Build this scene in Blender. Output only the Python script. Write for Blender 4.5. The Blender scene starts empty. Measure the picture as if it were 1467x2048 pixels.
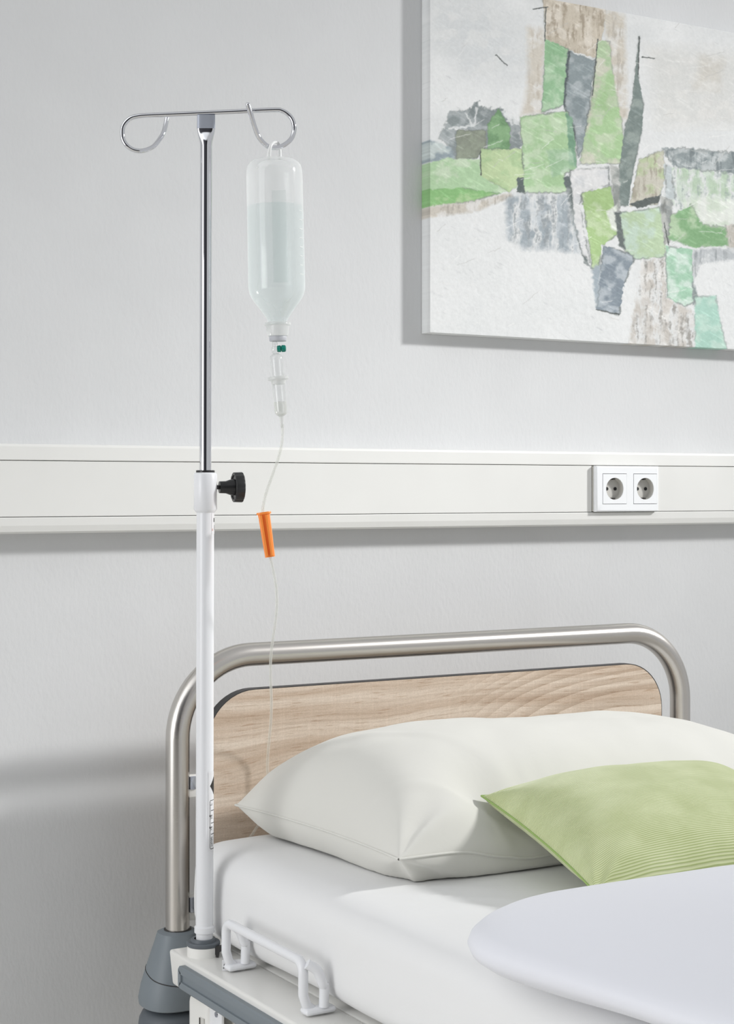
import bpy, bmesh, math, random
import numpy as np
from mathutils import Vector, Matrix, noise
random.seed(4)
C = bpy.context.scene.collection
PI = math.pi
# ------------------------------------------------------------------ camera
F, CX, HY = 3340.0, 733.5, 977.5
TH = math.radians(30.3)
S, K = math.sin(TH), math.cos(TH)
CAM = Vector((0.0, -2.42, 1.30))
RIGHT = Vector((K, -S, 0)); FWD = Vector((S, K, 0)); UP = Vector((0, 0, 1))

def ray(px, py):
    return FWD + RIGHT * ((px - CX) / F) + UP * ((HY - py) / F)
def aty(px, py, Y):
    d = ray(px, py); return CAM + d * ((Y - CAM.y) / d.y)
def atx(px, py, X):
    d = ray(px, py); return CAM + d * ((X - CAM.x) / d.x)
def atd(px, py, D):
    return CAM + ray(px, py) * D
def depth(p):
    return (Vector(p) - CAM).dot(FWD)

cam = bpy.data.objects.new('camera', bpy.data.cameras.new('camera'))
C.objects.link(cam)
cam.location = CAM
cam.rotation_euler = (PI / 2, 0, -TH)
cam.data.sensor_width = 36
cam.data.sensor_fit = 'AUTO'
cam.data.lens = F * 36 / 2048
cam.data.shift_y = -(1024 - HY) / 2048
cam.data.clip_start = 0.05
bpy.context.scene.camera = cam

# ------------------------------------------------------------------ materials
def s2l(c):
    c = c / 255.0
    return c / 12.92 if c <= 0.04045 else ((c + 0.055) / 1.055) ** 2.4
def rgb(r, g, b):
    return (s2l(r), s2l(g), s2l(b), 1)

def new_mat(name):
    m = bpy.data.materials.new(name); m.use_nodes = True
    nt = m.node_tree
    return m, nt, nt.nodes['Principled BSDF']

def bump(nt, b, scale, strength, dist=0.001, stretch=(1, 1, 1), detail=3):
    tc = nt.nodes.new('ShaderNodeTexCoord'); mp = nt.nodes.new('ShaderNodeMapping')
    mp.inputs['Scale'].default_value = stretch
    nz = nt.nodes.new('ShaderNodeTexNoise'); nz.inputs['Scale'].default_value = scale
    nz.inputs['Detail'].default_value = detail
    bp = nt.nodes.new('ShaderNodeBump'); bp.inputs['Strength'].default_value = strength
    bp.inputs['Distance'].default_value = dist
    nt.links.new(tc.outputs['Object'], mp.inputs['Vector'])
    nt.links.new(mp.outputs[0], nz.inputs['Vector'])
    nt.links.new(nz.outputs['Fac'], bp.inputs['Height'])
    nt.links.new(bp.outputs[0], b.inputs['Normal'])
    return tc, mp, nz, bp

def simple(name, col, rough=0.5, metal=0.0, bmp=None, spec=0.5):
    m, nt, b = new_mat(name)
    b.inputs['Base Color'].default_value = rgb(*col)
    b.inputs['Roughness'].default_value = rough
    b.inputs['Metallic'].default_value = metal
    b.inputs['Specular IOR Level'].default_value = spec
    # faint tonal variation so that nothing is dead flat
    tc = nt.nodes.new('ShaderNodeTexCoord')
    nz = nt.nodes.new('ShaderNodeTexNoise'); nz.inputs['Scale'].default_value = 9
    mx = nt.nodes.new('ShaderNodeMixRGB'); mx.blend_type = 'MULTIPLY'
    mx.inputs['Color1'].default_value = rgb(*col)
    cr = nt.nodes.new('ShaderNodeValToRGB')
    cr.color_ramp.elements[0].position = 0.3; cr.color_ramp.elements[1].position = 0.7
    cr.color_ramp.elements[0].color = (0.97, 0.97, 0.97, 1); cr.color_ramp.elements[1].color = (1, 1, 1, 1)
    mx.inputs['Fac'].default_value = 1
    nt.links.new(tc.outputs['Object'], nz.inputs['Vector'])
    nt.links.new(nz.outputs['Fac'], cr.inputs['Fac'])
    nt.links.new(cr.outputs[0], mx.inputs['Color2'])
    nt.links.new(mx.outputs[0], b.inputs['Base Color'])
    if bmp: bump(nt, b, *bmp)
    return m

M = {}
M['wall'] = simple('wall_paint', (217, 218, 219), 0.9, 0, (110, 0.5, 0.0011, (1.3, 1, 0.7), 5), 0.2)
M['floor'] = simple('floor_vinyl', (236, 232, 224), 0.5)
M['trunk'] = simple('trunking_plastic', (231, 231, 228), 0.4)
M['trunk_dark'] = simple('trunking_gap', (110, 110, 105), 0.7)
M['socket'] = simple('socket_plastic', (244, 246, 248), 0.3)
M['socket_in'] = simple('socket_well_plastic', (205, 203, 198), 0.4)
M['socket_box'] = simple('socket_box_plastic', (205, 203, 196), 0.4)
M['black_hole'] = simple('dark_hole', (30, 30, 32), 0.8)
M['clip'] = simple('earth_clip_metal', (70, 68, 66), 0.4, 0.6)
M['white_paint'] = simple('white_powder_coat', (238, 237, 233), 0.3)
M['white_pole'] = simple('white_pole_paint', (236, 237, 240), 0.25)
M['grey_plastic'] = simple('blue_grey_plastic', (126, 134, 140), 0.5)
M['dark_plastic'] = simple('dark_grey_plastic', (96, 102, 108), 0.5)
M['black'] = simple('black_plastic', (32, 32, 33), 0.35)
M['ink'] = simple('black_print', (38, 34, 32), 0.6)
M['label'] = simple('label_film', (232, 232, 234), 0.35)
M['edge'] = simple('black_edge_band', (52, 50, 50), 0.5)
M['chrome'] = simple('polished_chrome', (225, 226, 230), 0.04, 1.0)
M['chrome_soft'] = simple('satin_chrome', (190, 194, 204), 0.18, 1.0)
M['satin_end'] = simple('satin_crimp', (176, 181, 192), 0.45, 0.6)
M['orange'] = simple('orange_plastic', (255, 152, 70), 0.35)
M['teal'] = simple('teal_plastic', (10, 128, 112), 0.3)
M['grey_rubber'] = simple('grey_stopper', (190, 192, 198), 0.5)
M['white_soft'] = simple('translucent_white_cap', (238, 239, 238), 0.4)

# brushed stainless steel
m, nt, b = new_mat('brushed_steel'); M['steel'] = m
b.inputs['Base Color'].default_value = rgb(204, 200, 195); b.inputs['Metallic'].default_value = 1
b.inputs['Roughness'].default_value = 0.27
b.inputs['Anisotropic'].default_value = 0.4
bump(nt, b, 700, 0.12, 0.0003, (1, 1, 1), 2)

# fabrics
def fabric(name, col, weave=900, strength=0.12, big=None):
    m, nt, b = new_mat(name)
    b.inputs['Base Color'].default_value = rgb(*col)
    b.inputs['Roughness'].default_value = 0.9
    b.inputs['Specular IOR Level'].default_value = 0.15
    b.inputs['Sheen Weight'].default_value = 0.15
    tc, mp, nz, bp = bump(nt, b, weave, strength, 0.0005)
    n2 = nt.nodes.new('ShaderNodeTexNoise'); n2.inputs['Scale'].default_value = 16
    n2.inputs['Detail'].default_value = 4; n2.inputs['Distortion'].default_value = 0.6
    b2 = nt.nodes.new('ShaderNodeBump'); b2.inputs['Strength'].default_value = 0.16
    b2.inputs['Distance'].default_value = 0.006
    nt.links.new(tc.outputs['Object'], n2.inputs['Vector'])
    nt.links.new(n2.outputs['Fac'], b2.inputs['Height'])
    nt.links.new(bp.outputs[0], b2.inputs['Normal'])
    nt.links.new(b2.outputs[0], b.inputs['Normal'])
    return m
M['sheet'] = fabric('white_cotton_sheet', (232, 232, 232))
M['pillow'] = fabric('cream_white_cotton', (218, 217, 211))
M['duvet'] = fabric('cool_white_cotton', (228, 229, 235))

# green corduroy, ribs run along the UV u direction
m, nt, b = new_mat('green_corduroy'); M['cord'] = m
uv = nt.nodes.new('ShaderNodeUVMap'); uv.uv_map = 'UVMap'
nzd = nt.nodes.new('ShaderNodeTexNoise'); nzd.inputs['Scale'].default_value = 5
sp = nt.nodes.new('ShaderNodeSeparateXYZ')
nt.links.new(uv.outputs[0], nzd.inputs['Vector']); nt.links.new(uv.outputs[0], sp.inputs[0])
ma = nt.nodes.new('ShaderNodeMath'); ma.operation = 'MULTIPLY_ADD'; ma.inputs[1].default_value = 0.01
nt.links.new(nzd.outputs['Fac'], ma.inputs[0]); nt.links.new(sp.outputs['Y'], ma.inputs[2])
mf = nt.nodes.new('ShaderNodeMath'); mf.operation = 'MULTIPLY'; mf.inputs[1].default_value = 2 * PI * 120
nt.links.new(ma.outputs[0], mf.inputs[0])
sn = nt.nodes.new('ShaderNodeMath'); sn.operation = 'SINE'; nt.links.new(mf.outputs[0], sn.inputs[0])
mr = nt.nodes.new('ShaderNodeMapRange'); mr.inputs['From Min'].default_value = -1
nt.links.new(sn.outputs[0], mr.inputs['Value'])
cr = nt.nodes.new('ShaderNodeValToRGB')
cr.color_ramp.elements[0].color = rgb(170, 182, 124); cr.color_ramp.elements[1].color = rgb(211, 217, 174)
cr.color_ramp.elements[0].position = 0.0; cr.color_ramp.elements[1].position = 0.6
nt.links.new(mr.outputs[0], cr.inputs['Fac'])
nb = nt.nodes.new('ShaderNodeTexNoise'); nb.inputs['Scale'].default_value = 6; nb.inputs['Detail'].default_value = 5
nt.links.new(uv.outputs[0], nb.inputs['Vector'])
cr2 = nt.nodes.new('ShaderNodeValToRGB')
cr2.color_ramp.elements[0].color = (0.86, 0.88, 0.80, 1); cr2.color_ramp.elements[1].color = (1.03, 1.03, 1.05, 1)
cr2.color_ramp.elements[0].position = 0.35; cr2.color_ramp.elements[1].position = 0.65
nt.links.new(nb.outputs['Fac'], cr2.inputs['Fac'])
mx = nt.nodes.new('ShaderNodeMixRGB'); mx.blend_type = 'MULTIPLY'; mx.inputs['Fac'].default_value = 1
nt.links.new(cr.outputs[0], mx.inputs['Color1']); nt.links.new(cr2.outputs[0], mx.inputs['Color2'])
nt.links.new(mx.outputs[0], b.inputs['Base Color'])
bp = nt.nodes.new('ShaderNodeBump'); bp.inputs['Strength'].default_value = 0.5; bp.inputs['Distance'].default_value = 0.001
nt.links.new(mr.outputs[0], bp.inputs['Height']); nt.links.new(bp.outputs[0], b.inputs['Normal'])
b.inputs['Roughness'].default_value = 0.9; b.inputs['Sheen Weight'].default_value = 0.3
b.inputs['Specular IOR Level'].default_value = 0.1

# pale oak laminate
m, nt, b = new_mat('pale_oak_laminate'); M['oak'] = m
N = nt.nodes; L = nt.links
tc = N.new('ShaderNodeTexCoord')
def mapping(scale, rot=(0, 0, 0), loc=(0, 0, 0), src=None):
    mp = N.new('ShaderNodeMapping'); mp.inputs['Scale'].default_value = scale
    mp.inputs['Rotation'].default_value = rot; mp.inputs['Location'].default_value = loc
    L.new(src or tc.outputs['Object'], mp.inputs['Vector']); return mp
# bend the grain with a slow noise
warp = N.new('ShaderNodeTexNoise'); warp.inputs['Scale'].default_value = 2.6; warp.inputs['Detail'].default_value = 1
L.new(mapping((1.0, 1, 2.2)).outputs[0], warp.inputs['Vector'])
vm = N.new('ShaderNodeVectorMath'); vm.operation = 'MULTIPLY_ADD'
vm.inputs[1].default_value = (0.0, 0.0, 0.085)
L.new(warp.outputs['Color'], vm.inputs[0]); L.new(tc.outputs['Object'], vm.inputs[2])
def noise_tex(scale, detail, mp, rough=0.5):
    n = N.new('ShaderNodeTexNoise'); n.inputs['Scale'].default_value = scale
    n.inputs['Detail'].default_value = detail; n.inputs['Roughness'].default_value = rough
    L.new(mp.outputs[0], n.inputs['Vector']); return n
def ramp(src, p0, c0, p1, c1):
    r = N.new('ShaderNodeValToRGB')
    r.color_ramp.elements[0].position = p0; r.color_ramp.elements[0].color = c0
    r.color_ramp.elements[1].position = p1; r.color_ramp.elements[1].color = c1
    L.new(src, r.inputs['Fac']); return r
def mul(c1, c2, fac=1.0):
    x = N.new('ShaderNodeMixRGB'); x.blend_type = 'MULTIPLY'; x.inputs['Fac'].default_value = fac
    L.new(c1, x.inputs['Color1']); L.new(c2, x.inputs['Color2']); return x
broad = noise_tex(1, 3, mapping((1.0, 1, 46), src=vm.outputs[0]))
base = ramp(broad.outputs['Fac'], 0.36, rgb(196, 176, 156), 0.62, rgb(220, 206, 190))
mid = noise_tex(1, 4, mapping((6, 1, 230), src=vm.outputs[0]), 0.6)
midr = ramp(mid.outputs['Fac'], 0.3, (0.84, 0.81, 0.78, 1), 0.56, (1.02, 1.02, 1.02, 1))
pores = noise_tex(1, 2, mapping((26, 1, 420), src=vm.outputs[0]), 0.5)
porer = ramp(pores.outputs['Fac'], 0.30, (0.78, 0.71, 0.65, 1), 0.42, (1, 1, 1, 1))
saw = noise_tex(1, 2, mapping((240, 1, 9)), 0.5)
sawr = ramp(saw.outputs['Fac'], 0.5, (0.985, 0.985, 0.985, 1), 0.72, (1.04, 1.04, 1.05, 1))
# flat-sawn arches towards the right end of the panel
sx_ = N.new('ShaderNodeSeparateXYZ'); L.new(vm.outputs[0], sx_.inputs[0])
def math_(op, a, b=None):
    m_ = N.new('ShaderNodeMath'); m_.operation = op
    for i_, q_ in enumerate((a, b)):
        if q_ is None: continue
        if isinstance(q_, (int, float)): m_.inputs[i_].default_value = q_
        else: L.new(q_, m_.inputs[i_])
    return m_.outputs[0]
dxa = math_('MAXIMUM', math_('SUBTRACT', 0.36, sx_.outputs['X']), 0.0)
qz = math_('ADD', sx_.outputs['Z'], math_('MULTIPLY', math_('MULTIPLY', dxa, dxa), 0.85))
saww = math_('FRACT', math_('MULTIPLY', qz, 62.0))
arch = ramp(saww, 0.0, (0.78, 0.74, 0.70, 1), 0.8, (1.04, 1.04, 1.04, 1))
mskx = N.new('ShaderNodeMapRange'); mskx.inputs['From Min'].default_value = -0.02; mskx.inputs['From Max'].default_value = 0.14
L.new(sx_.outputs['X'], mskx.inputs['Value'])
mskz = N.new('ShaderNodeMapRange'); mskz.inputs['From Min'].default_value = 1.005; mskz.inputs['From Max'].default_value = 1.03
L.new(qz, mskz.inputs['Value'])
amix = N.new('ShaderNodeMixRGB'); amix.inputs['Color1'].default_value = (1, 1, 1, 1)
L.new(mskx.outputs[0], amix.inputs['Fac']); L.new(arch.outputs[0], amix.inputs['Color2'])
speck = noise_tex(420, 2, mapping((1, 1, 1.6)))
speckr = ramp(speck.outputs['Fac'], 0.35, (0.94, 0.93, 0.92, 1), 0.65, (1.04, 1.04, 1.04, 1))
base = mul(mul(base.outputs[0], amix.outputs[0]).outputs[0], speckr.outputs[0])
col = mul(mul(mul(base.outputs[0], midr.outputs[0]).outputs[0], porer.outputs[0]).outputs[0], sawr.outputs[0])
L.new(col.outputs[0], b.inputs['Base Color'])
b.inputs['Roughness'].default_value = 0.55; b.inputs['Specular IOR Level'].default_value = 0.3
bp = N.new('ShaderNodeBump'); bp.inputs['Strength'].default_value = 0.15; bp.inputs['Distance'].default_value = 0.0006
L.new(pores.outputs['Fac'], bp.inputs['Height']); L.new(bp.outputs[0], b.inputs['Normal'])

# clear / milky plastics built from transparent + diffuse + glossy
def clear(name, tint, body, base_f, edge_f, gloss=0.12, edge_pow=0.35):
    m = bpy.data.materials.new(name); m.use_nodes = True
    nt = m.node_tree; nt.nodes.clear(); N = nt.nodes; L = nt.links
    out = N.new('ShaderNodeOutputMaterial')
    tr = N.new('ShaderNodeBsdfTransparent'); tr.inputs[0].default_value = tint
    df = N.new('ShaderNodeBsdfDiffuse'); df.inputs[0].default_value = body
    tl = N.new('ShaderNodeBsdfTranslucent'); tl.inputs[0].default_value = body
    md = N.new('ShaderNodeMixShader'); md.inputs[0].default_value = 0.5
    L.new(df.outputs[0], md.inputs[1]); L.new(tl.outputs[0], md.inputs[2])
    lw = N.new('ShaderNodeLayerWeight'); lw.inputs['Blend'].default_value = edge_pow
    mr = N.new('ShaderNodeMapRange'); mr.inputs['To Min'].default_value = base_f; mr.inputs['To Max'].default_value = edge_f
    L.new(lw.outputs['Facing'], mr.inputs['Value'])
    m1 = N.new('ShaderNodeMixShader'); L.new(mr.outputs[0], m1.inputs[0])
    L.new(tr.outputs[0], m1.inputs[1]); L.new(md.outputs[0], m1.inputs[2])
    gl = N.new('ShaderNodeBsdfGlossy'); gl.inputs['Roughness'].default_value = 0.08
    mr2 = N.new('ShaderNodeMapRange'); mr2.inputs['To Min'].default_value = gloss * 0.25; mr2.inputs['To Max'].default_value = gloss * 1.1
    L.new(lw.outputs['Facing'], mr2.inputs['Value'])
    m2 = N.new('ShaderNodeMixShader'); L.new(mr2.outputs[0], m2.inputs[0])
    L.new(m1.outputs[0], m2.inputs[1]); L.new(gl.outputs[0], m2.inputs[2])
    L.new(m2.outputs[0], out.inputs[0])
    return m
M['bottle'] = clear('milky_bottle_plastic', (0.985, 0.99, 0.99, 1), (0.97, 0.98, 0.98, 1), 0.18, 0.60, 0.12)
M['liquid'] = clear('infusion_liquid', (0.935, 0.960, 0.957, 1), (0.82, 0.88, 0.875, 1), 0.06, 0.08, 0.02)
M['strip'] = clear('back_strip_film', (0.93, 0.955, 0.95, 1), (0.72, 0.79, 0.77, 1), 0.2, 0.25, 0.01)
M['clear'] = clear('clear_plastic', (0.97, 0.975, 0.975, 1), (0.84, 0.85, 0.84, 1), 0.05, 0.34, 0.16)
M['tubing'] = clear('clear_tubing_plastic', (0.96, 0.965, 0.955, 1), (0.84, 0.84, 0.80, 1), 0.24, 0.50, 0.12)
M['milky'] = clear('milky_cap_plastic', (0.95, 0.95, 0.95, 1), (0.88, 0.89, 0.88, 1), 0.5, 0.85, 0.08)

# ------------------------------------------------------------------ mesh helpers
class MB:
    def __init__(s): s.v = []; s.f = []
    def add(s, verts, faces):
        o = len(s.v); s.v += [Vector(v) for v in verts]; s.f += [[i + o for i in f] for f in faces]; return s
    def bm(s, b):
        b.verts.ensure_lookup_table(); b.verts.index_update()
        s.add([v.co.copy() for v in b.verts], [[v.index for v in f.verts] for f in b.faces]); b.free(); return s
    def box(s, lo, hi, bev=0.0, seg=2):
        b = bmesh.new(); bmesh.ops.create_cube(b, size=1)
        lo, hi = Vector(lo), Vector(hi)
        for v in b.verts:
            v.co = Vector([(lo[i] + hi[i]) / 2 + v.co[i] * (hi[i] - lo[i]) for i in range(3)])
        if bev: bmesh.ops.bevel(b, geom=b.edges[:], offset=bev, segments=seg, profile=0.5, affect='EDGES')
        return s.bm(b)
    def tube(s, path, r, n=16, caps=True, frame=None):
        path = [Vector(p) for p in path]
        rs = r if isinstance(r, (list, tuple)) else [r] * len(path)
        T = []
        for i in range(len(path)):
            a = path[max(0, i - 1)]; c = path[min(len(path) - 1, i + 1)]
            T.append((c - a).normalized())
        ref = Vector((0, 0, 1)) if abs(T[0].z) < 0.9 else Vector((0, 1, 0))
        nrm = (ref - T[0] * ref.dot(T[0])).normalized()
        vs = []; fs = []
        for i, p in enumerate(path):
            if i:
                q = T[i - 1].rotation_difference(T[i]); nrm = (q @ nrm)
                nrm = (nrm - T[i] * nrm.dot(T[i])).normalized()
            bn = T[i].cross(nrm)
            for k in range(n):
                a = 2 * PI * k / n
                vs.append(p + nrm * (math.cos(a) * rs[i]) + bn * (math.sin(a) * rs[i]))
        for i in range(len(path) - 1):
            for k in range(n):
                fs.append([i * n + k, i * n + (k + 1) % n, (i + 1) * n + (k + 1) % n, (i + 1) * n + k])
        if caps:
            fs.append(list(range(n))[::-1]); fs.append([(len(path) - 1) * n + k for k in range(n)])
        return s.add(vs, fs)
    def lathe(s, base, axis, prof, n=40, capA=True, capB=True):
        """prof: (t along axis, radius)"""
        base = Vector(base); ax = Vector(axis).normalized()
        ref = Vector((0, 0, 1)) if abs(ax.z) < 0.9 else Vector((0, -1, 0))
        u = (ref - ax * ref.dot(ax)).normalized(); w = ax.cross(u)
        vs = []; fs = []
        for t, r in prof:
            for k in range(n):
                a = 2 * PI * k / n
                vs.append(base + ax * t + u * (math.cos(a) * r) + w * (math.sin(a) * r))
        for i in range(len(prof) - 1):
            for k in range(n):
                fs.append([i * n + k, i * n + (k + 1) % n, (i + 1) * n + (k + 1) % n, (i + 1) * n + k])
        if capA: fs.append(list(range(n))[::-1])
        if capB: fs.append([(len(prof) - 1) * n + k for k in range(n)])
        return s.add(vs, fs)
    def loft(s, rings, caps=True):
        n = len(rings[0]); vs = [p for r in rings for p in r]; fs = []
        for i in range(len(rings) - 1):
            for k in range(n):
                fs.append([i * n + k, i * n + (k + 1) % n, (i + 1) * n + (k + 1) % n, (i + 1) * n + k])
        if caps:
            fs.append(list(range(n))[::-1]); fs.append([(len(rings) - 1) * n + k for k in range(n)])
        return s.add(vs, fs)
    def prism_x(s, prof, x0, x1):
        """closed (y,z) profile swept along x"""
        return s.loft([[Vector((x0, y, z)) for y, z in prof], [Vector((x1, y, z)) for y, z in prof]])
    def poly(s, pts): return s.add(pts, [list(range(len(pts)))])

def setp(o, label=None, cat=None, group=None, kind=None):
    if label: o['label'] = label
    if cat: o['category'] = cat
    if group: o['group'] = group
    if kind: o['kind'] = kind
    return o

def root_of(o):
    while o.parent: o = o.parent
    return o

def make(name, mb, mat, parent=None, smooth=True, angle=35, recalc=True, uvs=None):
    me = bpy.data.meshes.new(name)
    org = root_of(parent).location if parent else Vector((0, 0, 0))
    me.from_pydata([v - org for v in mb.v], [], mb.f)
    me.materials.append(mat)
    if uvs:
        ul = me.uv_layers.new(name='UVMap')
        for lp in me.loops: ul.data[lp.index].uv = uvs[lp.vertex_index]
    if recalc:
        b = bmesh.new(); b.from_mesh(me); bmesh.ops.recalc_face_normals(b, faces=b.faces[:]); b.to_mesh(me); b.free()
    if smooth:
        me.polygons.foreach_set('use_smooth', [True] * len(me.polygons))
        me.set_sharp_from_angle(angle=math.radians(angle))
    me.update()
    o = bpy.data.objects.new(name, me); C.objects.link(o)
    if parent: o.parent = parent
    return o

def thing(name, loc, label, cat, group=None):
    o = bpy.data.objects.new(name, None); o.location = loc; o.empty_display_size = 0.05
    C.objects.link(o); return setp(o, label, cat, group)

def recentre(o):
    """put a single-mesh thing's origin at the middle of its base"""
    me = o.data; xs = [v.co for v in me.vertices]
    c = Vector(((min(v.x for v in xs) + max(v.x for v in xs)) / 2, (min(v.y for v in xs) + max(v.y for v in xs)) / 2, min(v.z for v in xs)))
    me.transform(Matrix.Translation(-c)); o.location = c
    return o

def smooth_path(pts, per=8):
    pts = [Vector(p) for p in pts]; out = []
    for i in range(len(pts) - 1):
        p0 = pts[max(i - 1, 0)]; p1 = pts[i]; p2 = pts[i + 1]; p3 = pts[min(i + 2, len(pts) - 1)]
        for k in range(per):
            t = k / per
            out.append(0.5 * ((2 * p1) + (p2 - p0) * t + (2 * p0 - 5 * p1 + 4 * p2 - p3) * t * t + (3 * p1 - p0 - 3 * p2 + p3) * t ** 3))
    out.append(pts[-1]); return out

def rounded_grid_box(lo, hi, r, step, disp=None):
    lo, hi = Vector(lo), Vector(hi); mb = MB(); key = {}
    n = [max(2, int(round((hi[i] - lo[i]) / step))) for i in range(3)]
    vs = []; fs = []
    def vert(i, j, k):
        if (i, j, k) in key: return key[(i, j, k)]
        p = Vector([lo[a] + (hi[a] - lo[a]) * (i, j, k)[a] / n[a] for a in range(3)])
        q = Vector([min(max(p[a], lo[a] + r[a]), hi[a] - r[a]) for a in range(3)])
        d = Vector([(p[a] - q[a]) / r[a] for a in range(3)])
        nn = Vector((0, 0, 0))
        if d.length > 1e-6:
            m_ = max(abs(c) for c in d); dd = d.normalized() * m_
            nn = d.normalized()
            p = Vector([q[a] + dd[a] * r[a] for a in range(3)])
        if disp: p = p + disp(p, nn)
        key[(i, j, k)] = len(vs); vs.append(p); return key[(i, j, k)]
    for a in range(3):
        b_, c_ = (a + 1) % 3, (a + 2) % 3
        for side in (0, n[a]):
            for i in range(n[b_]):
                for j in range(n[c_]):
                    quad = []
                    for (di, dj) in ((0, 0), (1, 0), (1, 1), (0, 1)):
                        idx = [0, 0, 0]; idx[a] = side; idx[b_] = i + di; idx[c_] = j + dj
                        quad.append(vert(*idx))
                    fs.append(quad if side else quad[::-1])
    return mb.add(vs, fs)

def fbm(p, s, o=3):
    return noise.fractal(Vector(p) * s, 1.0, 2.0, o)

# ------------------------------------------------------------------ room
mb = MB(); mb.poly([(-4, 0, 0), (5.5, 0, 0), (5.5, 0, 2.9), (-4, 0, 2.9)])
setp(make('wall_back', mb, M['wall'], smooth=False, recalc=False), kind='structure')
mb = MB(); mb.poly([(-4, -5.5, 0), (5.5, -5.5, 0), (5.5, 0, 0), (-4, 0, 0)])
setp(make('floor', mb, M['floor'], smooth=False, recalc=False), kind='structure')

# ------------------------------------------------------------------ cable trunking on the wall
YT = -0.040
def zt(py, Y=YT): return aty(0, py, Y).z
z_top, z_bot, z_c1, z_c0 = zt(887), zt(1068.5), zt(921.3), zt(1034)
tr = thing('cable_trunking', (1.2, 0, z_bot), 'long white plastic cable trunking fixed along the grey wall behind the bed', 'cable trunking')
X0, X1 = -3.9, 5.4
mb = MB(); mb.prism_x([(0, z_bot + 0.004), (-0.028, z_bot + 0.004), (-0.028, z_top - 0.004), (0, z_top - 0.004)], X0, X1)
make('housing', mb, M['trunk'], tr, smooth=False)
g = 0.0009
mb = MB(); mb.prism_x([(-0.001, z_top - 0.001), (YT + 0.004, z_top), (YT + 0.0008, z_top - 0.001), (YT, z_top - 0.004), (YT - 0.0008, z_c1 + g + 0.001), (YT, z_c1 + g), (-0.029, z_c1 + g), (-0.0285, z_top - 0.005), (-0.001, z_top - 0.003)], X0, X1)
make('upper_rail', mb, M['trunk'], tr, smooth=False)
mb = MB(); mb.prism_x([(-0.001, z_bot + 0.001), (-0.031, z_bot), (YT + 0.0026, z_bot + 0.003), (YT, z_bot + 0.012), (YT - 0.0008, z_c0 - g - 0.001), (YT, z_c0 - g), (-0.029, z_c0 - g), (-0.0285, z_bot + 0.005), (-0.001, z_bot + 0.003)], X0, X1)
make('lower_rail', mb, M['trunk'], tr, smooth=False)
mb = MB(); mb.box((X0, -0.0295, z_c0 - 2 * g), (X1, -0.0275, z_c1 + 2 * g)); make('gap', mb, M['trunk_dark'], tr, smooth=False)

# ------------------------------------------------------------------ double socket
xs0 = aty(1192, 980, -0.0505).x; xs1 = aty(1317, 980, -0.0505).x
for (a, b_) in ((X0, xs0 - 0.002), (xs1 + 0.002, X1)):
    mb = MB(); mb.box((a, YT, z_c0), (b_, -0.029, z_c1), 0.0006, 1); make('cover_panel', mb, M['trunk'], tr)
so = thing('double_wall_socket', ((xs0 + xs1) / 2, YT, z_c0), 'white double wall socket with two round outlets set in the cable trunking', 'socket')
mb = MB()
for (xa_, xb_, za_, zb_) in ((xs0 - 0.001, xs0 + 0.004, z_c0 + 0.0005, z_c1 - 0.0005), (xs1 - 0.004, xs1 + 0.001, z_c0 + 0.0005, z_c1 - 0.0005), (xs0 + 0.004, xs1 - 0.004, z_c0 + 0.0005, z_c0 + 0.004), (xs0 + 0.004, xs1 - 0.004, z_c1 - 0.004, z_c1 - 0.0005)):
    mb.box((xa_, -0.0424, za_), (xb_, -0.0295, zb_))
make('mounting_box', mb, M['socket_box'], so)
zc = (z_c0 + z_c1) / 2; cxs = [aty(1229, 980, -0.051).x, aty(1290, 980, -0.051).x]
hw = 0.0276
# frame with two square openings
yf, yb = -0.0505, -0.0425
mb = MB()
xl, xr, zl, zh = xs0, xs1, z_c0, z_c1
cuts = [(c - hw, c + hw) for c in cxs]
cols = [xl, cuts[0][0], cuts[0][1], cuts[1][0], cuts[1][1], xr]
e_ = 0.0032
rows = [zl + e_, zc - hw, zc + hw, zh - e_]; cols[0] = xl + e_; cols[5] = xr - e_
for i in range(5):
    for j in range(3):
        if i in (1, 3) and j == 1: continue
        mb.poly([(cols[i], yf, rows[j]), (cols[i + 1], yf, rows[j]), (cols[i + 1], yf, rows[j + 1]), (cols[i], yf, rows[j + 1])])
def rect(d, y): return [Vector((xl + d, y, zl + d)), Vector((xr - d, y, zl + d)), Vector((xr - d, y, zh - d)), Vector((xl + d, y, zh - d))]
mb.loft([rect(0, yb), rect(0, yf + 0.0032), rect(0.0003, yf + 0.0019), rect(0.0010, yf + 0.0009), rect(0.0020, yf + 0.0003), rect(e_, yf)], caps=False)
for (a, b_) in cuts:
    mb.loft([[Vector((a, y, zc - hw)), Vector((b_, y, zc - hw)), Vector((b_, y, zc + hw)), Vector((a, y, zc + hw))] for y in (yf, yb)], caps=False)
bm = bmesh.new()
for v in mb.v: bm.verts.new(v)
bm.verts.ensure_lookup_table()
for f in mb.f: bm.faces.new([bm.verts[i] for i in f])
bmesh.ops.remove_doubles(bm, verts=bm.verts[:], dist=1e-6)
make('frame', MB().bm(bm), M['socket'], so, angle=25)
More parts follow.
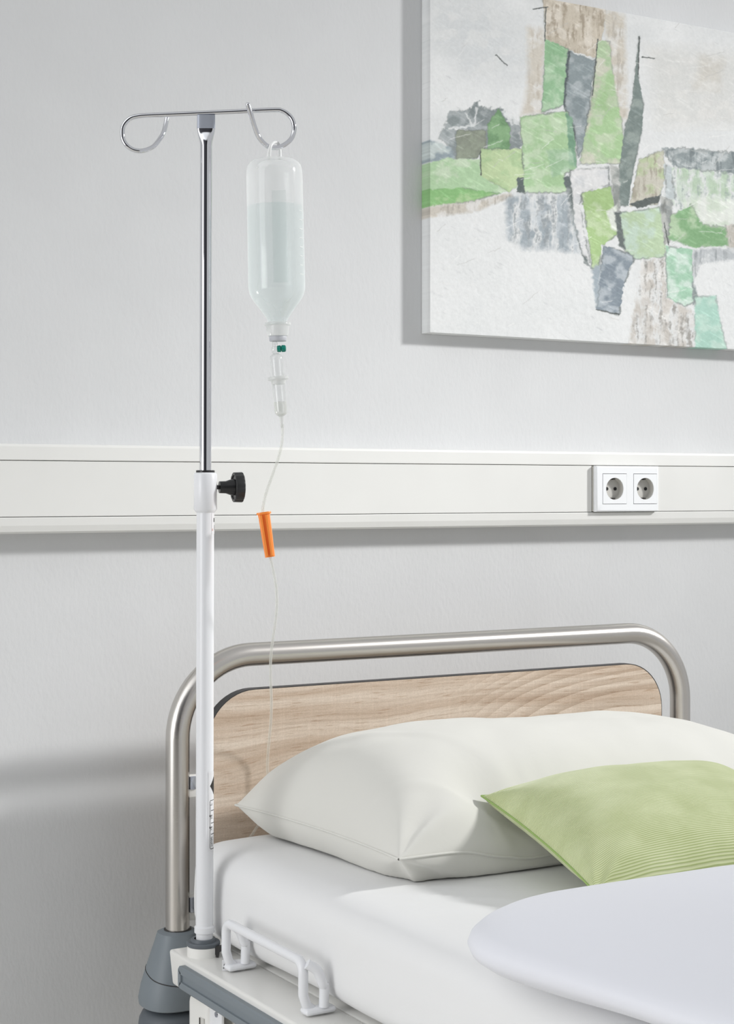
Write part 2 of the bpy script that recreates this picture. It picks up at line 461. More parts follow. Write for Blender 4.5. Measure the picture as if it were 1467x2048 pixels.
for c in cxs:
    yi = yf - 0.0006; n = 48; R = 0.0196; q = hw - 0.0008
    def sq(a):
        ca, sa = math.cos(a), math.sin(a); m_ = max(abs(ca), abs(sa)); return (ca / m_ * q, sa / m_ * q)
    rings = []
    angs = [2 * PI * k / n + PI / n * 0 for k in range(n)]
    rings.append([Vector((c + sq(a)[0], yb - 0.0005, zc + sq(a)[1])) for a in angs])
    rings.append([Vector((c + sq(a)[0], yi, zc + sq(a)[1])) for a in angs])
    rings.append([Vector((c + math.cos(a) * R * 1.02, yi, zc + math.sin(a) * R * 1.02)) for a in angs])
    rings.append([Vector((c + math.cos(a) * R, yi + 0.0008, zc + math.sin(a) * R)) for a in angs])
    mb = MB(); mb.loft(rings, caps=False)
    ins = make('outlet_insert', mb, M['socket'], so, angle=30)
    mb = MB()
    mb.loft([[Vector((c + math.cos(a) * R, yi + 0.0008, zc + math.sin(a) * R)) for a in angs],
             [Vector((c + math.cos(a) * R * 0.98, yi + 0.0120, zc + math.sin(a) * R * 0.98)) for a in angs]], caps=False)
    mb.poly([Vector((c + math.cos(a) * R * 0.98, yi + 0.0120, zc + math.sin(a) * R * 0.98)) for a in angs])
    make('outlet_well', mb, M['socket_in'], ins, angle=30)
    for sx in (-1, 1):
        mb = MB(); mb.lathe((c + sx * 0.0095, yi + 0.0112, zc), (0, 1, 0), [(-0.0006, 0.0031), (0.0006, 0.0031)], 16)
        make('pin_hole', mb, M['black_hole'], ins)
    for sz in (-1, 1):
        mb = MB(); mb.box((c - 0.0026, yi + 0.0015, zc + sz * 0.0176 - 0.0014), (c + 0.0026, yi + 0.0115, zc + sz * 0.0176 + 0.0014), 0.0006, 1)
        make('earth_clip', mb, M['clip'], ins)

# ------------------------------------------------------------------ abstract painting
YP = -0.026
p0 = aty(859, 665, YP); xa = p0.x; zb = p0.z
xe_vis = aty(1467, 700, YP).x + 0.04; xb = xa + 1.0
ztop = aty(1467, 66, YP).z
gx = np.concatenate([np.linspace(xa, xe_vis, 600), np.linspace(xe_vis, xb, 60)[1:]])
gz = np.linspace(zb, ztop, 520)
GX, GZ = np.meshgrid(gx, gz)                       # rows = z
def to_sketch(X, Z):
    """painting plane -> the sketch coordinates the patches below are drawn in"""
    rx = X * K - (YP - CAM.y) * S; dd = X * S + (YP - CAM.y) * K
    px = CX + F * rx / dd; py = HY - F * (Z - CAM.z) / dd
    return (px - 800) / 0.4547, py / 0.4547
SX, SY = to_sketch(GX, GZ)
rs = np.random.RandomState(7)
def vnoise(x, y, seed=0):
    x = np.asarray(x, float); y = np.asarray(y, float)
    xi = np.floor(x).astype(np.int64); yi = np.floor(y).astype(np.int64); fx = x - xi; fy = y - yi
    fx = fx * fx * (3 - 2 * fx); fy = fy * fy * (3 - 2 * fy)
    def h(i, j):
        n = (i * 374761393 + j * 668265263 + seed * 982451653) & 0x7fffffff
        n = ((n ^ (n >> 13)) * 1274126177) & 0x7fffffff
        return ((n ^ (n >> 16)) & 0xffff) / 65535.0
    return (h(xi, yi) * (1 - fx) + h(xi + 1, yi) * fx) * (1 - fy) + (h(xi, yi + 1) * (1 - fx) + h(xi + 1, yi + 1) * fx) * fy
def fb(x, y, seed=0, o=4):
    t = 0; a = 0.5
    for k in range(o):
        t = t + a * vnoise(x * 2 ** k, y * 2 ** k, seed + k); a *= 0.5
    return t
WX = SX + (fb(SX / 13, SY / 13, 1) - 0.47) * 15
WY = SY + (fb(SX / 13, SY / 13, 11) - 0.47) * 15
n_big = fb(SX / 170, SY / 150, 21); n_mid = fb(SX / 46, SY / 38, 31); n_fine = fb(SX / 9, SY / 8, 41, 3)
n_ver = fb((SX + (n_mid - .45) * 18) / 11, SY / 75, 61, 3); n_rag = fb(SX / 30, SY / 26, 71, 4)
n_str = fb((SX + SY * 0.6) / 60, (SY - SX * 0.6) / 7, 51, 3)
paint = np.zeros(SX.shape + (3,))
def colr(*c): return np.array(c, float)
paint[:] = colr(229, 231, 231)
paint -= ((n_big - 0.45)[..., None] * colr(30, 27, 26)) * np.clip(1.3 - SY / 900, 0.35, 1.2)[..., None]
paint += (n_fine - 0.45)[..., None] * 10
sc = np.clip((n_str - 0.60) * 6, 0, 1)[..., None] * np.clip((n_mid - 0.45) * 4, 0, 1)[..., None]
paint -= sc * colr(26, 26, 24)
def patch(poly, c, c2=None, op=1.0, soft=3.0, ragged=1.0, edge=0.0, var=16, stripes=0, tex=0):
    P = np.array(poly, float)
    X = SX + (WX - SX) * ragged; Y = SY + (WY - SY) * ragged
    x0, y0 = P.min(0) - 20; x1, y1 = P.max(0) + 20
    sel = (X > x0) & (X < x1) & (Y > y0) & (Y < y1)
    if not sel.any(): return
    x = X[sel]; y = Y[sel]; ins = np.zeros(x.shape, bool); dist = np.full(x.shape, 1e9)
    for i in range(len(P)):
        ax, ay = P[i]; bx, by = P[(i + 1) % len(P)]
        cond = ((ay > y) != (by > y))
        with np.errstate(divide='ignore', invalid='ignore'):
            xi = (bx - ax) * (y - ay) / (by - ay + 1e-9) + ax
        ins ^= cond & (x < xi)
        L2 = (bx - ax) ** 2 + (by - ay) ** 2 + 1e-9
        t = np.clip(((x - ax) * (bx - ax) + (y - ay) * (by - ay)) / L2, 0, 1)
        dist = np.minimum(dist, np.hypot(x - ax - t * (bx - ax), y - ay - t * (by - ay)))
    sd = np.where(ins, dist, -dist)
    a = np.clip(sd / soft + 0.5, 0, 1) * op
    base = np.tile(colr(*c), (x.size, 1))
    if c2 is not None:
        w = np.clip((n_mid[sel] - 0.40) * 5, 0, 1)[:, None]
        base = base * (1 - w) + colr(*c2) * w
    base += (n_fine[sel] - 0.45)[:, None] * var + (n_big[sel] - 0.45)[:, None] * var * 1.6
    base += np.clip((n_str[sel] - 0.55) * 7, 0, 1)[:, None] * 16
    if stripes:
        w = 0.5 + 0.5 * np.sin((SX[sel] + (n_mid[sel] - .45) * 60) / stripes * 2 * PI)
        w = np.clip(w * 1.3 - 0.35 + (n_ver[sel] - 0.45) * 3.0 + (n_rag[sel] - 0.45) * 1.5, 0, 1)[:, None]
        base = base * (1 - w) + colr(226, 228, 228) * w
    if tex:
        w = np.clip((n_ver[sel] * 0.6 + n_fine[sel] * 0.25 + n_rag[sel] * 0.25 - 0.50) * 6, 0, 1)[:, None]
        base = base * (1 - w * 0.7) + colr(*(tex if isinstance(tex, tuple) else (122, 124, 120))) * w * 0.7
    cur = paint[sel]; cur = cur * (1 - a[:, None]) + base * a[:, None]
    if edge:
        e = np.exp(-(sd / 4.0) ** 2) * edge * np.clip((n_mid[sel] - 0.30) * 4, 0, 1)
        cur = cur * (1 - e[:, None]) + colr(92, 100, 98) * e[:, None]
    paint[sel] = cur
BE = (206, 194, 174)
patch([(600, -60), (900, -60), (905, 60), (870, 260), (740, 220), (640, 172), (632, 40)], BE, (222, 212, 196), tex=(160, 144, 122), edge=0.3)
patch([(560, 120), (636, 120), (626, 500), (530, 505), (560, 380)], BE, (226, 222, 214), op=0.7, soft=30, tex=(178, 160, 136))
patch([(890, 40), (985, 60), (1000, 520), (960, 560), (925, 330)], BE, (224, 220, 212), op=0.75, soft=24, tex=(170, 158, 140))
patch([(150, 20), (420, 60), (560, 300), (300, 330), (150, 200)], (206, 210, 212), (222, 223, 222), op=0.5, soft=90, ragged=2)
patch([(1080, 200), (1500, 230), (1500, 560), (1120, 560)], (214, 214, 209), (224, 222, 216), op=0.6, soft=80, ragged=2)
patch([(1320, 250), (1420, 260), (1400, 400), (1290, 390)], BE, (224, 220, 210), op=0.35, soft=50, ragged=2)
# far left dark cluster
patch([(212, 492), (300, 486), (338, 446), (352, 470), (404, 478), (440, 476), (470, 520), (522, 545), (532, 660), (350, 660), (300, 722), (228, 722), (214, 640), (165, 600), (205, 545)], (136, 147, 148), (168, 176, 178), soft=10, ragged=2.2, edge=0.2)
for q_ in (((285, 500), (310, 548), (322, 552), (296, 500)), ((330, 470), (322, 550), (332, 550), (342, 474)), ((215, 560), (330, 548), (332, 556), (216, 572)), ((440, 490), (490, 550), (500, 545), (452, 486)), ((390, 545), (450, 555), (450, 562), (390, 553)), ((480, 520), (525, 560), (525, 545), (495, 512))):
    patch(list(q_), (224, 227, 227), None, op=0.85, soft=5, ragged=1.2)
patch([(245, 572), (378, 572), (374, 655), (335, 695), (245, 702)], (138, 146, 130), (150, 160, 140), edge=0.35)
patch([(384, 550), (430, 478), (482, 560), (482, 655), (384, 655)], (116, 162, 112), (140, 186, 132), edge=0.25)
patch([(130, 615), (225, 650), (245, 722), (130, 715), (60, 745), (60, 620)], (150, 166, 174), (196, 208, 206), soft=12, ragged=1.4)
patch([(60, 742), (200, 695), (352, 700), (352, 772), (505, 792), (512, 830), (420, 852), (60, 836)], (178, 216, 166), (204, 226, 192), soft=6)
patch([(60, 838), (250, 826), (440, 850), (300, 890), (60, 915)], (140, 200, 122), (176, 214, 150), soft=5, edge=0.5)
patch([(60, 915), (300, 890), (480, 848), (495, 865), (330, 930), (60, 968)], (204, 194, 178), (224, 220, 214), op=0.8, soft=14, tex=(150, 140, 126))
patch([(352, 655), (536, 655), (544, 790), (480, 846), (352, 772)], (192, 216, 160), (176, 208, 150), edge=0.25)
patch([(512, 785), (545, 780), (548, 850), (515, 845)], (92, 106, 104), None, edge=0.3)
# central vertical slabs
patch([(637, 170), (736, 215), (722, 460), (690, 474), (622, 496), (630, 350)], (146, 196, 146), (176, 212, 172), edge=0.4)
patch([(736, 222), (752, 228), (740, 420), (722, 480), (770, 640), (775, 560), (716, 462)], (88, 100, 104), None, soft=5)
patch([(745, 226), (856, 266), (838, 420), (806, 640), (782, 694), (765, 560), (724, 470)], (140, 154, 158), (172, 182, 186), edge=0.55)
patch([(868, 180), (922, 180), (940, 390), (978, 560), (988, 720), (788, 722), (802, 640), (842, 430)], (178, 206, 160), (208, 210, 188), edge=0.35)
patch([(890, 330), (932, 300), (976, 560), (984, 700), (900, 690), (820, 600)], (170, 212, 148), (190, 216, 172), op=0.8, soft=10)
patch([(1050, 160), (1046, 330), (1070, 460), (1062, 575), (1022, 760), (1002, 905), (948, 905), (962, 740), (988, 560), (1018, 450)], (124, 140, 136), (150, 164, 158), edge=0.4, ragged=0.7)
patch([(525, 515), (736, 488), (766, 600), (778, 735), (722, 765), (738, 848), (546, 848), (536, 650)], (172, 212, 156), (196, 222, 182), edge=0.5)
patch([(728, 490), (756, 520), (778, 740), (744, 724)], (116, 164, 132), (140, 184, 152), soft=6)
patch([(640, 660), (750, 650), (770, 740), (670, 780)], (158, 200, 158), (186, 216, 186), op=0.7, soft=8)
patch([(718, 780), (745, 770), (768, 900), (800, 1110), (840, 1180), (812, 1160), (760, 1000)], (104, 116, 116), (150, 158, 158), soft=6)
patch([(745, 750), (916, 735), (920, 812), (800, 846), (790, 900), (832, 1150), (800, 1120), (766, 980)], (226, 226, 226), (214, 216, 218), edge=0.6)
patch([(922, 720), (962, 740), (968, 940), (940, 935)], (150, 156, 152), (190, 192, 188), soft=8, tex=1)
patch([(795, 850), (926, 818), (958, 1030), (886, 1080), (872, 1192), (842, 1178), (820, 1000)], (172, 208, 134), (196, 220, 168), edge=0.5)
patch([(905, 930), (950, 900), (958, 1020), (930, 1010)], (226, 232, 220), None, soft=10)
patch([(462, 872), (540, 852), (736, 860), (766, 970), (785, 1112), (700, 1104), (540, 1094), (470, 1050)], (160, 172, 180), (190, 198, 204), soft=26, stripes=82, ragged=1.6, tex=(130, 140, 146))
patch([(892, 1078), (1032, 1120), (984, 1250), (962, 1384), (864, 1362), (880, 1200)], (136, 150, 162), (180, 190, 198), edge=0.6, ragged=1.3)
patch([(845, 1180), (884, 1160), (866, 1350), (850, 1290)], (166, 180, 190), None, soft=14, ragged=1.5)
patch([(964, 936), (1142, 910), (1168, 1062), (1162, 1128), (1040, 1142), (980, 1092)], (186, 212, 170), (196, 220, 200), edge=0.45)
patch([(940, 930), (966, 930), (990, 1100), (962, 1080)], (110, 120, 118), None, soft=8)
patch([(1050, 700), (1156, 660), (1162, 792), (1130, 900), (1006, 908)], (206, 202, 186), (190, 206, 160), edge=0.35, tex=(160, 150, 134))
patch([(1008, 895), (1090, 872), (1146, 855), (1132, 892), (1040, 916)], (96, 104, 102), None, soft=5)
patch([(1140, 860), (1200, 880), (1190, 1060), (1160, 1080)], (186, 188, 184), (150, 156, 154), soft=8, tex=1)
# right hand blocks
patch([(1160, 735), (1700, 760), (1700, 1010), (1300, 980), (1200, 900)], (182, 206, 178), (204, 218, 204), soft=10, stripes=60, tex=(140, 158, 154))
patch([(1153, 655), (1230, 650), (1700, 690), (1700, 775), (1420, 760), (1200, 732)], (146, 158, 160), (190, 197, 198), soft=9, ragged=1.8, edge=0.4, tex=(110, 122, 126))
patch([(1160, 720), (1190, 730), (1215, 880), (1165, 870)], (190, 200, 202), None, soft=8, tex=1)
patch([(1240, 885), (1330, 860), (1480, 880), (1560, 990), (1300, 1000)], (226, 230, 222), (206, 220, 200), op=0.9, soft=26, ragged=1.6)
patch([(1186, 950), (1280, 900), (1330, 985), (1450, 1005), (1470, 1080), (1290, 1088), (1180, 1052)], (132, 182, 126), (176, 206, 164), soft=9, ragged=1.4, edge=0.3)
patch([(1430, 990), (1700, 960), (1700, 1090), (1440, 1092)], (196, 190, 180), (216, 212, 206), soft=12, tex=1)
patch([(1285, 1098), (1700, 1080), (1700, 1130), (1400, 1150), (1320, 1160), (1290, 1230)], (180, 186, 190), (214, 217, 218), op=0.8, soft=14, ragged=1.8, tex=(120, 128, 132))
patch([(1060, 1150), (1168, 1130), (1172, 1310), (1290, 1370), (1296, 1560), (1000, 1560), (1030, 1350)], (206, 200, 192), (226, 224, 220), soft=14, ragged=1.6, tex=(140, 134, 126), stripes=74)
patch([(1166, 1084), (1282, 1096), (1288, 1330), (1250, 1348), (1174, 1310)], (160, 208, 176), (206, 228, 214), edge=0.45)
patch([(1284, 1230), (1312, 1310), (1300, 1330), (1286, 1340)], (140, 152, 152), None, soft=8)
patch([(1295, 1306), (1384, 1300), (1440, 1560), (1295, 1560)], (168, 214, 196), (190, 224, 208), soft=8, edge=0.3)
# thin knife lines
for (ax, ay, bx, by) in ((1050, 160, 1046, 330), (868, 170, 845, 420), (583, 40, 650, 30), (640, 30, 636, 180), (352, 660, 355, 772), (1060, 250, 1120, 258), (420, 240, 470, 290), (860, 1362, 965, 1384), (1160, 980, 1180, 1080)):
    dxy = np.hypot(bx - ax, by - ay); nx, ny = -(by - ay) / dxy * 2, (bx - ax) / dxy * 2
    patch([(ax + nx, ay + ny), (bx + nx, by + ny), (bx - nx, by - ny), (ax - nx, ay - ny)], (80, 86, 84), None, soft=3, ragged=0.5)
for k in range(90):
    ax, ay = rs.uniform(150, 1460), rs.uniform(60, 1480); a_ = rs.uniform(-0.9, 0.3); l_ = rs.uniform(20, 110)
    bx, by = ax + math.cos(a_) * l_, ay + math.sin(a_) * l_; nx, ny = -math.sin(a_) * 1.3, math.cos(a_) * 1.3
    patch([(ax + nx, ay + ny), (bx + nx, by + ny), (bx - nx, by - ny), (ax - nx, ay - ny)], (240, 240, 238) if k % 3 else (196, 196, 192), None, op=0.6, soft=3, ragged=0.6)
gm = paint.mean(2, keepdims=True); paint = gm + (paint - gm) * 0.78
paint = np.clip(paint * 0.975, 0, 255) / 255.0
lin = np.where(paint <= 0.04045, paint / 12.92, ((paint + 0.055) / 1.055) ** 2.4)
nz_, nx_ = GX.shape
verts = np.stack([GX.ravel(), np.full(GX.size, YP), GZ.ravel()], 1)
idx = np.arange(GX.size).reshape(nz_, nx_)
quads = np.stack([idx[:-1, :-1].ravel(), idx[:-1, 1:].ravel(), idx[1:, 1:].ravel(), idx[1:, :-1].ravel()], 1)
# wrap: rings of border vertices pulled back to the wall side
border = np.concatenate([idx[0, :], idx[1:, -1], idx[-1, -2::-1], idx[-2:0:-1, 0]])
bv = verts[border].copy(); bv[:, 1] = YP + 0.0255
off = GX.size; nb_ = len(border)
verts2 = np.concatenate([verts, bv])
side = np.stack([border, off + np.arange(nb_), off + (np.arange(nb_) + 1) % nb_, np.roll(border, -1)], 1)
faces = np.concatenate([quads, side])
paint_root = thing('abstract_painting', ((xa + xb) / 2, YP + 0.0255, zb), 'unframed abstract canvas painting in greens, greys and white on the wall', 'painting')
org = np.array(paint_root.location)
me = bpy.data.meshes.new('canvas')
me.vertices.add(len(verts2)); me.vertices.foreach_set('co', (verts2 - org).ravel())
me.loops.add(faces.size); me.loops.foreach_set('vertex_index', faces.ravel().astype(np.int32))
me.polygons.add(len(faces)); me.polygons.foreach_set('loop_start', np.arange(0, faces.size, 4, dtype=np.int32))
me.update(calc_edges=True); me.validate()
ca = me.color_attributes.new('paint', 'FLOAT_COLOR', 'POINT')
full = np.ones((len(verts2), 4)); full[:off, :3] = lin.reshape(-1, 3); full[off:, :3] = lin.reshape(-1, 3)[border]
ca.data.foreach_set('color', full.ravel().astype(np.float32))
m, nt, b = new_mat('canvas_paint')
at = nt.nodes.new('ShaderNodeAttribute'); at.attribute_name = 'paint'
nt.links.new(at.outputs['Color'], b.inputs['Base Color']); b.inputs['Roughness'].default_value = 0.75
b.inputs['Specular IOR Level'].default_value = 0.25
bump(nt, b, 75, 0.45, 0.0022, (1, 1, 1), 7)
me.materials.append(m)
cv = bpy.data.objects.new('canvas', me); C.objects.link(cv); cv.parent = paint_root
mb = MB()
for (a, b_) in (((xa + .004, zb + .004), (xa + .044, ztop - .004)), ((xb - .044, zb + .004), (xb - .004, ztop - .004)), ((xa + .044, zb + .004), (xb - .044, zb + .044)), ((xa + .044, ztop - .044), (xb - .044, ztop - .004))):
    mb.box((a[0], YP + 0.006, a[1]), (b_[0], -0.0005, b_[1]))
make('stretcher_frame', mb, simple('raw_pine', (205, 190, 165), 0.8), paint_root, smooth=False)

# ------------------------------------------------------------------ hospital bed
YH = -0.175
xL = aty(355, 1600, YH).x; xR = aty(1359, 1400, YH).x
zT = aty(531, 1307, YH).z
bed = thing('hospital_bed', ((xL + xR) / 2, -1.15, 0), 'white hospital bed with a steel tube headboard and a pale oak panel', 'bed')
RB = 0.118; rT = 0.0176
zlow = 0.60
path = [Vector((xL, YH, zlow)), Vector((xL, YH, 0.75)), Vector((xL, YH, zT - RB))]
for k in range(1, 17):
    a = PI / 2 * k / 16; path.append(Vector((xL + RB - RB * math.cos(a), YH, zT - RB + RB * math.sin(a))))
for k in range(1, 6): path.append(Vector((xL + RB + (xR - xL - 2 * RB) * k / 6, YH, zT)))
for k in range(17):
    a = PI / 2 * k / 16; path.append(Vector((xR - RB + RB * math.sin(a), YH, zT - RB + RB * math.cos(a))))
path += [Vector((xR, YH, 0.75)), Vector((xR, YH, zlow))]
mb = MB(); mb.tube(path, rT, 32); make('headboard_tube', mb, M['steel'], bed, angle=60)
# panel
yp0, yp1 = YH - 0.009, YH + 0.009
pl = xL + 0.0435; pr = aty(1322, 1450, yp0).x; pz = aty(491, 1380.5, yp0).z; pzb = 0.69
r1 = 0.078
out = [(pl, pzb), (pr, pzb)]
for k in range(13):
    a = PI / 2 * k / 12; out.append((pr - r1 + r1 * math.cos(a), pz - r1 + r1 * math.sin(a)))
for k in range(13):
    a = PI / 2 * k / 12; out.append((pl + r1 - r1 * math.sin(a), pz - r1 + r1 * math.cos(a)))
mb = MB(); mb.poly([Vector((x, yp0, z)) for x, z in out]); mb.poly([Vector((x, yp1, z)) for x, z in out[::-1]])
pan = make('headboard_panel', mb, M['oak'], bed, smooth=False)
mb = MB(); n = len(out)
def grow(d):
    cxm = (pl + pr) / 2; czm = (pz + pzb) / 2
    return [(x + (d if x > cxm else -d), z + (d if z > czm else -d)) for x, z in out]
g1 = grow(0.0012)
rings = [[Vector((x, yp0 + 0.0002, z)) for x, z in out], [Vector((x, yp0 + 0.0002, z)) for x, z in g1], [Vector((x, yp1 - 0.0002, z)) for x, z in g1], [Vector((x, yp1 - 0.0002, z)) for x, z in out]]
mb.loft(rings, caps=False); setp(make('edge_band', mb, M['edge'], pan, angle=40), 'thin black edge band')
# panel clips
for (py0, py1) in ((1549, 1593), (1790, 1838)):
    za, zb2 = aty(380, py1, YH).z, aty(380, py0, YH).z
    mb = MB(); mb.box((xL + rT - 0.004, YH - 0.010, za), (pl + 0.006, YH + 0.004, zb2), 0.002, 2)
    cl = make('panel_clip', mb, M['white_paint'], bed)
    mb = MB(); mb.box((xL + rT - 0.003, YH - 0.0125, za + 0.012), (xL + rT + 0.007, YH - 0.008, zb2 - 0.001), 0.001, 2)
    mb.box((xL + rT + 0.006, YH - 0.0112, zb2 - 0.0035), (pl - 0.002, YH - 0.009, zb2 - 0.0015), 0.0004, 1)
    setp(make('clip_fitting', mb, M['chrome_soft'], cl), 'chrome clip fitting')
for (py0, py1) in ((1549, 1593), (1790, 1838)):
    za, zb2 = aty(380, py1, YH).z, aty(380, py0, YH).z
    mb = MB(); mb.box((pr - 0.006, YH - 0.010, za), (xR - rT + 0.004, YH + 0.004, zb2), 0.002, 2)
    make('panel_clip', mb, M['white_paint'], bed)

# grey corner covers (left one seen)
def corner(cx, sgn):
    secs = []
    zs = [0.657, 0.654, 0.640, 0.622, 0.600, 0.580, 0.560, 0.552, 0.549]
    hw_ = [0.0225, 0.0285, 0.0320, 0.0370, 0.0430, 0.0480, 0.0510, 0.0500, 0.0440]
    rings = []
    for z, w in zip(zs, hw_):
        off = (w - 0.0285) * 0.25
        ring = []
        for k in range(48):
            a = 2 * PI * k / 48; ca, sa = math.cos(a), math.sin(a)
            e = 2.6
            rr = w / ((abs(ca) ** e + abs(sa) ** e) ** (1 / e))
            ring.append(Vector((cx - sgn * off + ca * rr, YH + sa * rr * 0.92 - off * 0.4, z)))
        rings.append(ring)
    return rings
for cx, sgn in ((xL, 1), (xR, -1)):
    rings = corner(cx, sgn)
    mb = MB(); mb.loft(rings)
    cc = make('corner_cover', mb, M['grey_plastic'], bed, angle=40)
    # slanted dark joint running over the cover
    pts = []
    for k in range(15, 39):
        t = (k - 15) / 23
        z = 0.612 - 0.030 * t ** 0.8 if sgn > 0 else 0.612 - 0.03 * (1 - t) ** 0.8
        for i in range(len(rings) - 1):
            za, zb2 = rings[i][0].z, rings[i + 1][0].z
            if zb2 <= z <= za:
                f_ = (za - z) / (za - zb2); p = rings[i][k].lerp(rings[i + 1][k], f_)
                c = Vector((cx, YH, z)); pts.append(p + (p - c).normalized() * 0.0001); break
    mb = MB(); mb.tube(pts, 0.0007, 8); make('joint_line', mb, M['edge'], cc)
    mb = MB(); mb.lathe((cx, YH, 0.6572), (0, 0, 1), [(0, rT), (0, 0.0202), (0.0006, 0.0200), (0.0006, rT)], 32, False, False)
    make('tube_seal', mb, M['edge'], cc)
    # wall bumper roller below the cover
    co = Vector((cx - sgn * 0.006, YH, 0.0))
    mb = MB(); mb.lathe(co + Vector((0, 0, 0.500)), (0, 0, 1), [(0, 0.030), (0.0, 0.046), (0.004, 0.0505), (0.022, 0.0515), (0.032, 0.050), (0.040, 0.046), (0.0455, 0.038), (0.047, 0.020), (0.0495, 0.018)], 40)
    rl = make('bumper_roller', mb, M['dark_plastic'], bed, angle=40)
    mb = MB()
    for a in (PI * 1.12, PI * 1.30, PI * 1.5):
        dr = Vector((math.cos(a), math.sin(a), 0)); c = co + dr * 0.0505 + Vector((0, 0, 0.518))
        sd = Vector((-dr.y, dr.x, 0))
        mb.add([c + sd * s_ * 0.012 + UP * t_ * 0.008 + dr * q_ for s_, t_ in ((-1, -1), (1, -1), (1, 1), (-1, 1)) for q_ in (-0.004, 0.0018)],
               [[0, 2, 4, 6], [1, 7, 5, 3], [0, 1, 3, 2], [2, 3, 5, 4], [4, 5, 7, 6], [6, 7, 1, 0]])
    make('roller_lug', mb, M['grey_plastic'], rl, smooth=False)

# side beams
XO = 0.930; yE = atx(337, 1898, XO).y; zBT = atx(337, 1898, XO).z; zBB = 0.6165; YF = -2.18
xmid = (xL + xR) / 2
def mx_(x, right): return 2 * xmid - x if right else x
def beam(right):
    bm = bmesh.new(); bmesh.ops.create_cube(bm, size=1)
    x0, x1 = sorted((mx_(XO, right), mx_(XO + 0.074, right)))
    for v in bm.verts: v.co = Vector(((x0 + x1) / 2 + v.co.x * (x1 - x0), (yE + YF) / 2 + v.co.y * (yE - YF), (zBT + zBB) / 2 + v.co.z * (zBT - zBB)))
    for v in bm.verts:
        if v.co.z < zBB + 0.01 and v.co.y > yE - 0.01: v.co.y -= 0.012
    bmesh.ops.bevel(bm, geom=bm.edges[:], offset=0.004, segments=3, profile=0.5, affect='EDGES')
    o = make('side_beam', MB().bm(bm), M['white_paint'], bed, angle=40)
    # grey bumper strip with a long shallow recess
    ys, ye = atx(366, 1930, XO).y, YF + 0.05
    zt_, zl_ = zBT - 0.0085, zBB + 0.0058
    bm = bmesh.new(); bmesh.ops.create_cube(bm, size=1)
    fx0, fx1 = XO - 0.007, XO + 0.003
    for v in bm.verts: v.co = Vector(((fx0 + fx1) / 2 + v.co.x * (fx1 - fx0), (ys + ye) / 2 + v.co.y * (ys - ye), (zt_ + zl_) / 2 + v.co.z * (zt_ - zl_)))
    ed = [e for e in bm.edges if abs(e.verts[0].co.y - e.verts[1].co.y) < 1e-6 and abs(e.verts[0].co.z - e.verts[1].co.z) < 1e-6]
    bmesh.ops.bevel(bm, geom=ed, offset=0.007, segments=3, profile=0.5, affect='EDGES')
    fc = [f for f in bm.faces if f.normal.x < -0.9]
    r = bmesh.ops.inset_region(bm, faces=fc, thickness=0.0022, depth=0.0)
    bmesh.ops.translate(bm, verts=list({v for f in fc for v in f.verts}), vec=(-0.0018, 0, 0))
    bmesh.ops.inset_region(bm, faces=fc, thickness=0.0085, depth=0.0)
    bmesh.ops.inset_region(bm, faces=fc, thickness=0.0012, depth=0.0)
    bmesh.ops.translate(bm, verts=list({v for f in fc for v in f.verts}), vec=(0.0028, 0, 0))
    mbb = MB().bm(bm)
    if right: mbb.v = [Vector((2 * xmid - v.x, v.y, v.z)) for v in mbb.v]
    setp(make('bumper_strip', mbb, M['grey_plastic'], bed, angle=30), 'blue-grey rubber bumper strip')
beam(False); beam(True)
# slatted base, end rails, legs
mb = MB(); mb.box((XO + 0.075, YF, 0.628), (mx_(XO + 0.075, True), -0.21, zBT), 0.003); make('mattress_base', mb, M['white_paint'], bed)
mb = MB(); mb.box((xL - 0.01, YH - 0.020, 0.575), (xR + 0.01, YH + 0.020, 0.628), 0.004); make('end_rail', mb, M['white_paint'], bed)
mb = MB(); mb.box((XO + 0.02, YF - 0.03, 0.575), (mx_(XO + 0.02, True), YF + 0.02, 0.645), 0.004); make('end_rail', mb, M['white_paint'], bed)

# corner socket for the pole + posts below the beam
def rline(z): return RIGHT * ((z - 0.68) * 0.0021)
PB = aty(408.5, 1868, -0.335); PB.z = 0.0
def pole_pt(z): return Vector((PB.x, PB.y, z)) + rline(z)
zSock = 0.676
sx, sy = PB.x - 0.0015, PB.y
mb = MB(); mb.lathe((sx, sy, zBT - 0.02), (0, 0, 1), [(0, 0.0225), (zSock - zBT + 0.0195, 0.0222), (zSock - zBT + 0.020, 0.0215)], 40)
sk = make('pole_socket', mb, M['white_paint'], bed, angle=40)
mb = MB(); mb.lathe((sx, sy, zSock), (0, 0, 1), [(0, 0.0222), (0.0015, 0.0229), (0.0045, 0.0229), (0.0058, 0.0218), (0.0058, 0.0175), (0.0095, 0.0165), (0.0095, 0.0125)], 40, True, False)
rg = make('socket_ring', mb, M['dark_plastic'], sk, angle=30)
tp = Vector((sx, sy, zSock)) + (RIGHT * 0.018 - FWD * 0.014)
mb = MB()
prof = [(-0.009, 0.002), (0.009, 0.002), (0.009, -0.004), (0.0055, -0.006), (0.004, -0.013), (0.002, -0.015), (0.0, -0.010), (-0.003, -0.0075), (-0.004, -0.003), (-0.009, -0.002)]
mb.loft([[tp + RIGHT * a + UP * c for a, c in prof], [tp + RIGHT * a + UP * c - FWD * -0.006 for a, c in prof]])
make('ring_pointer', mb, M['edge'], sk, smooth=False)
# mount for far socket too
mb = MB(); mb.lathe((2 * xmid - sx, sy, zBT - 0.02), (0, 0, 1), [(0, 0.0225), (zSock - zBT + 0.02, 0.0220)], 40)
make('pole_socket', mb, M['white_paint'], bed, angle=40)
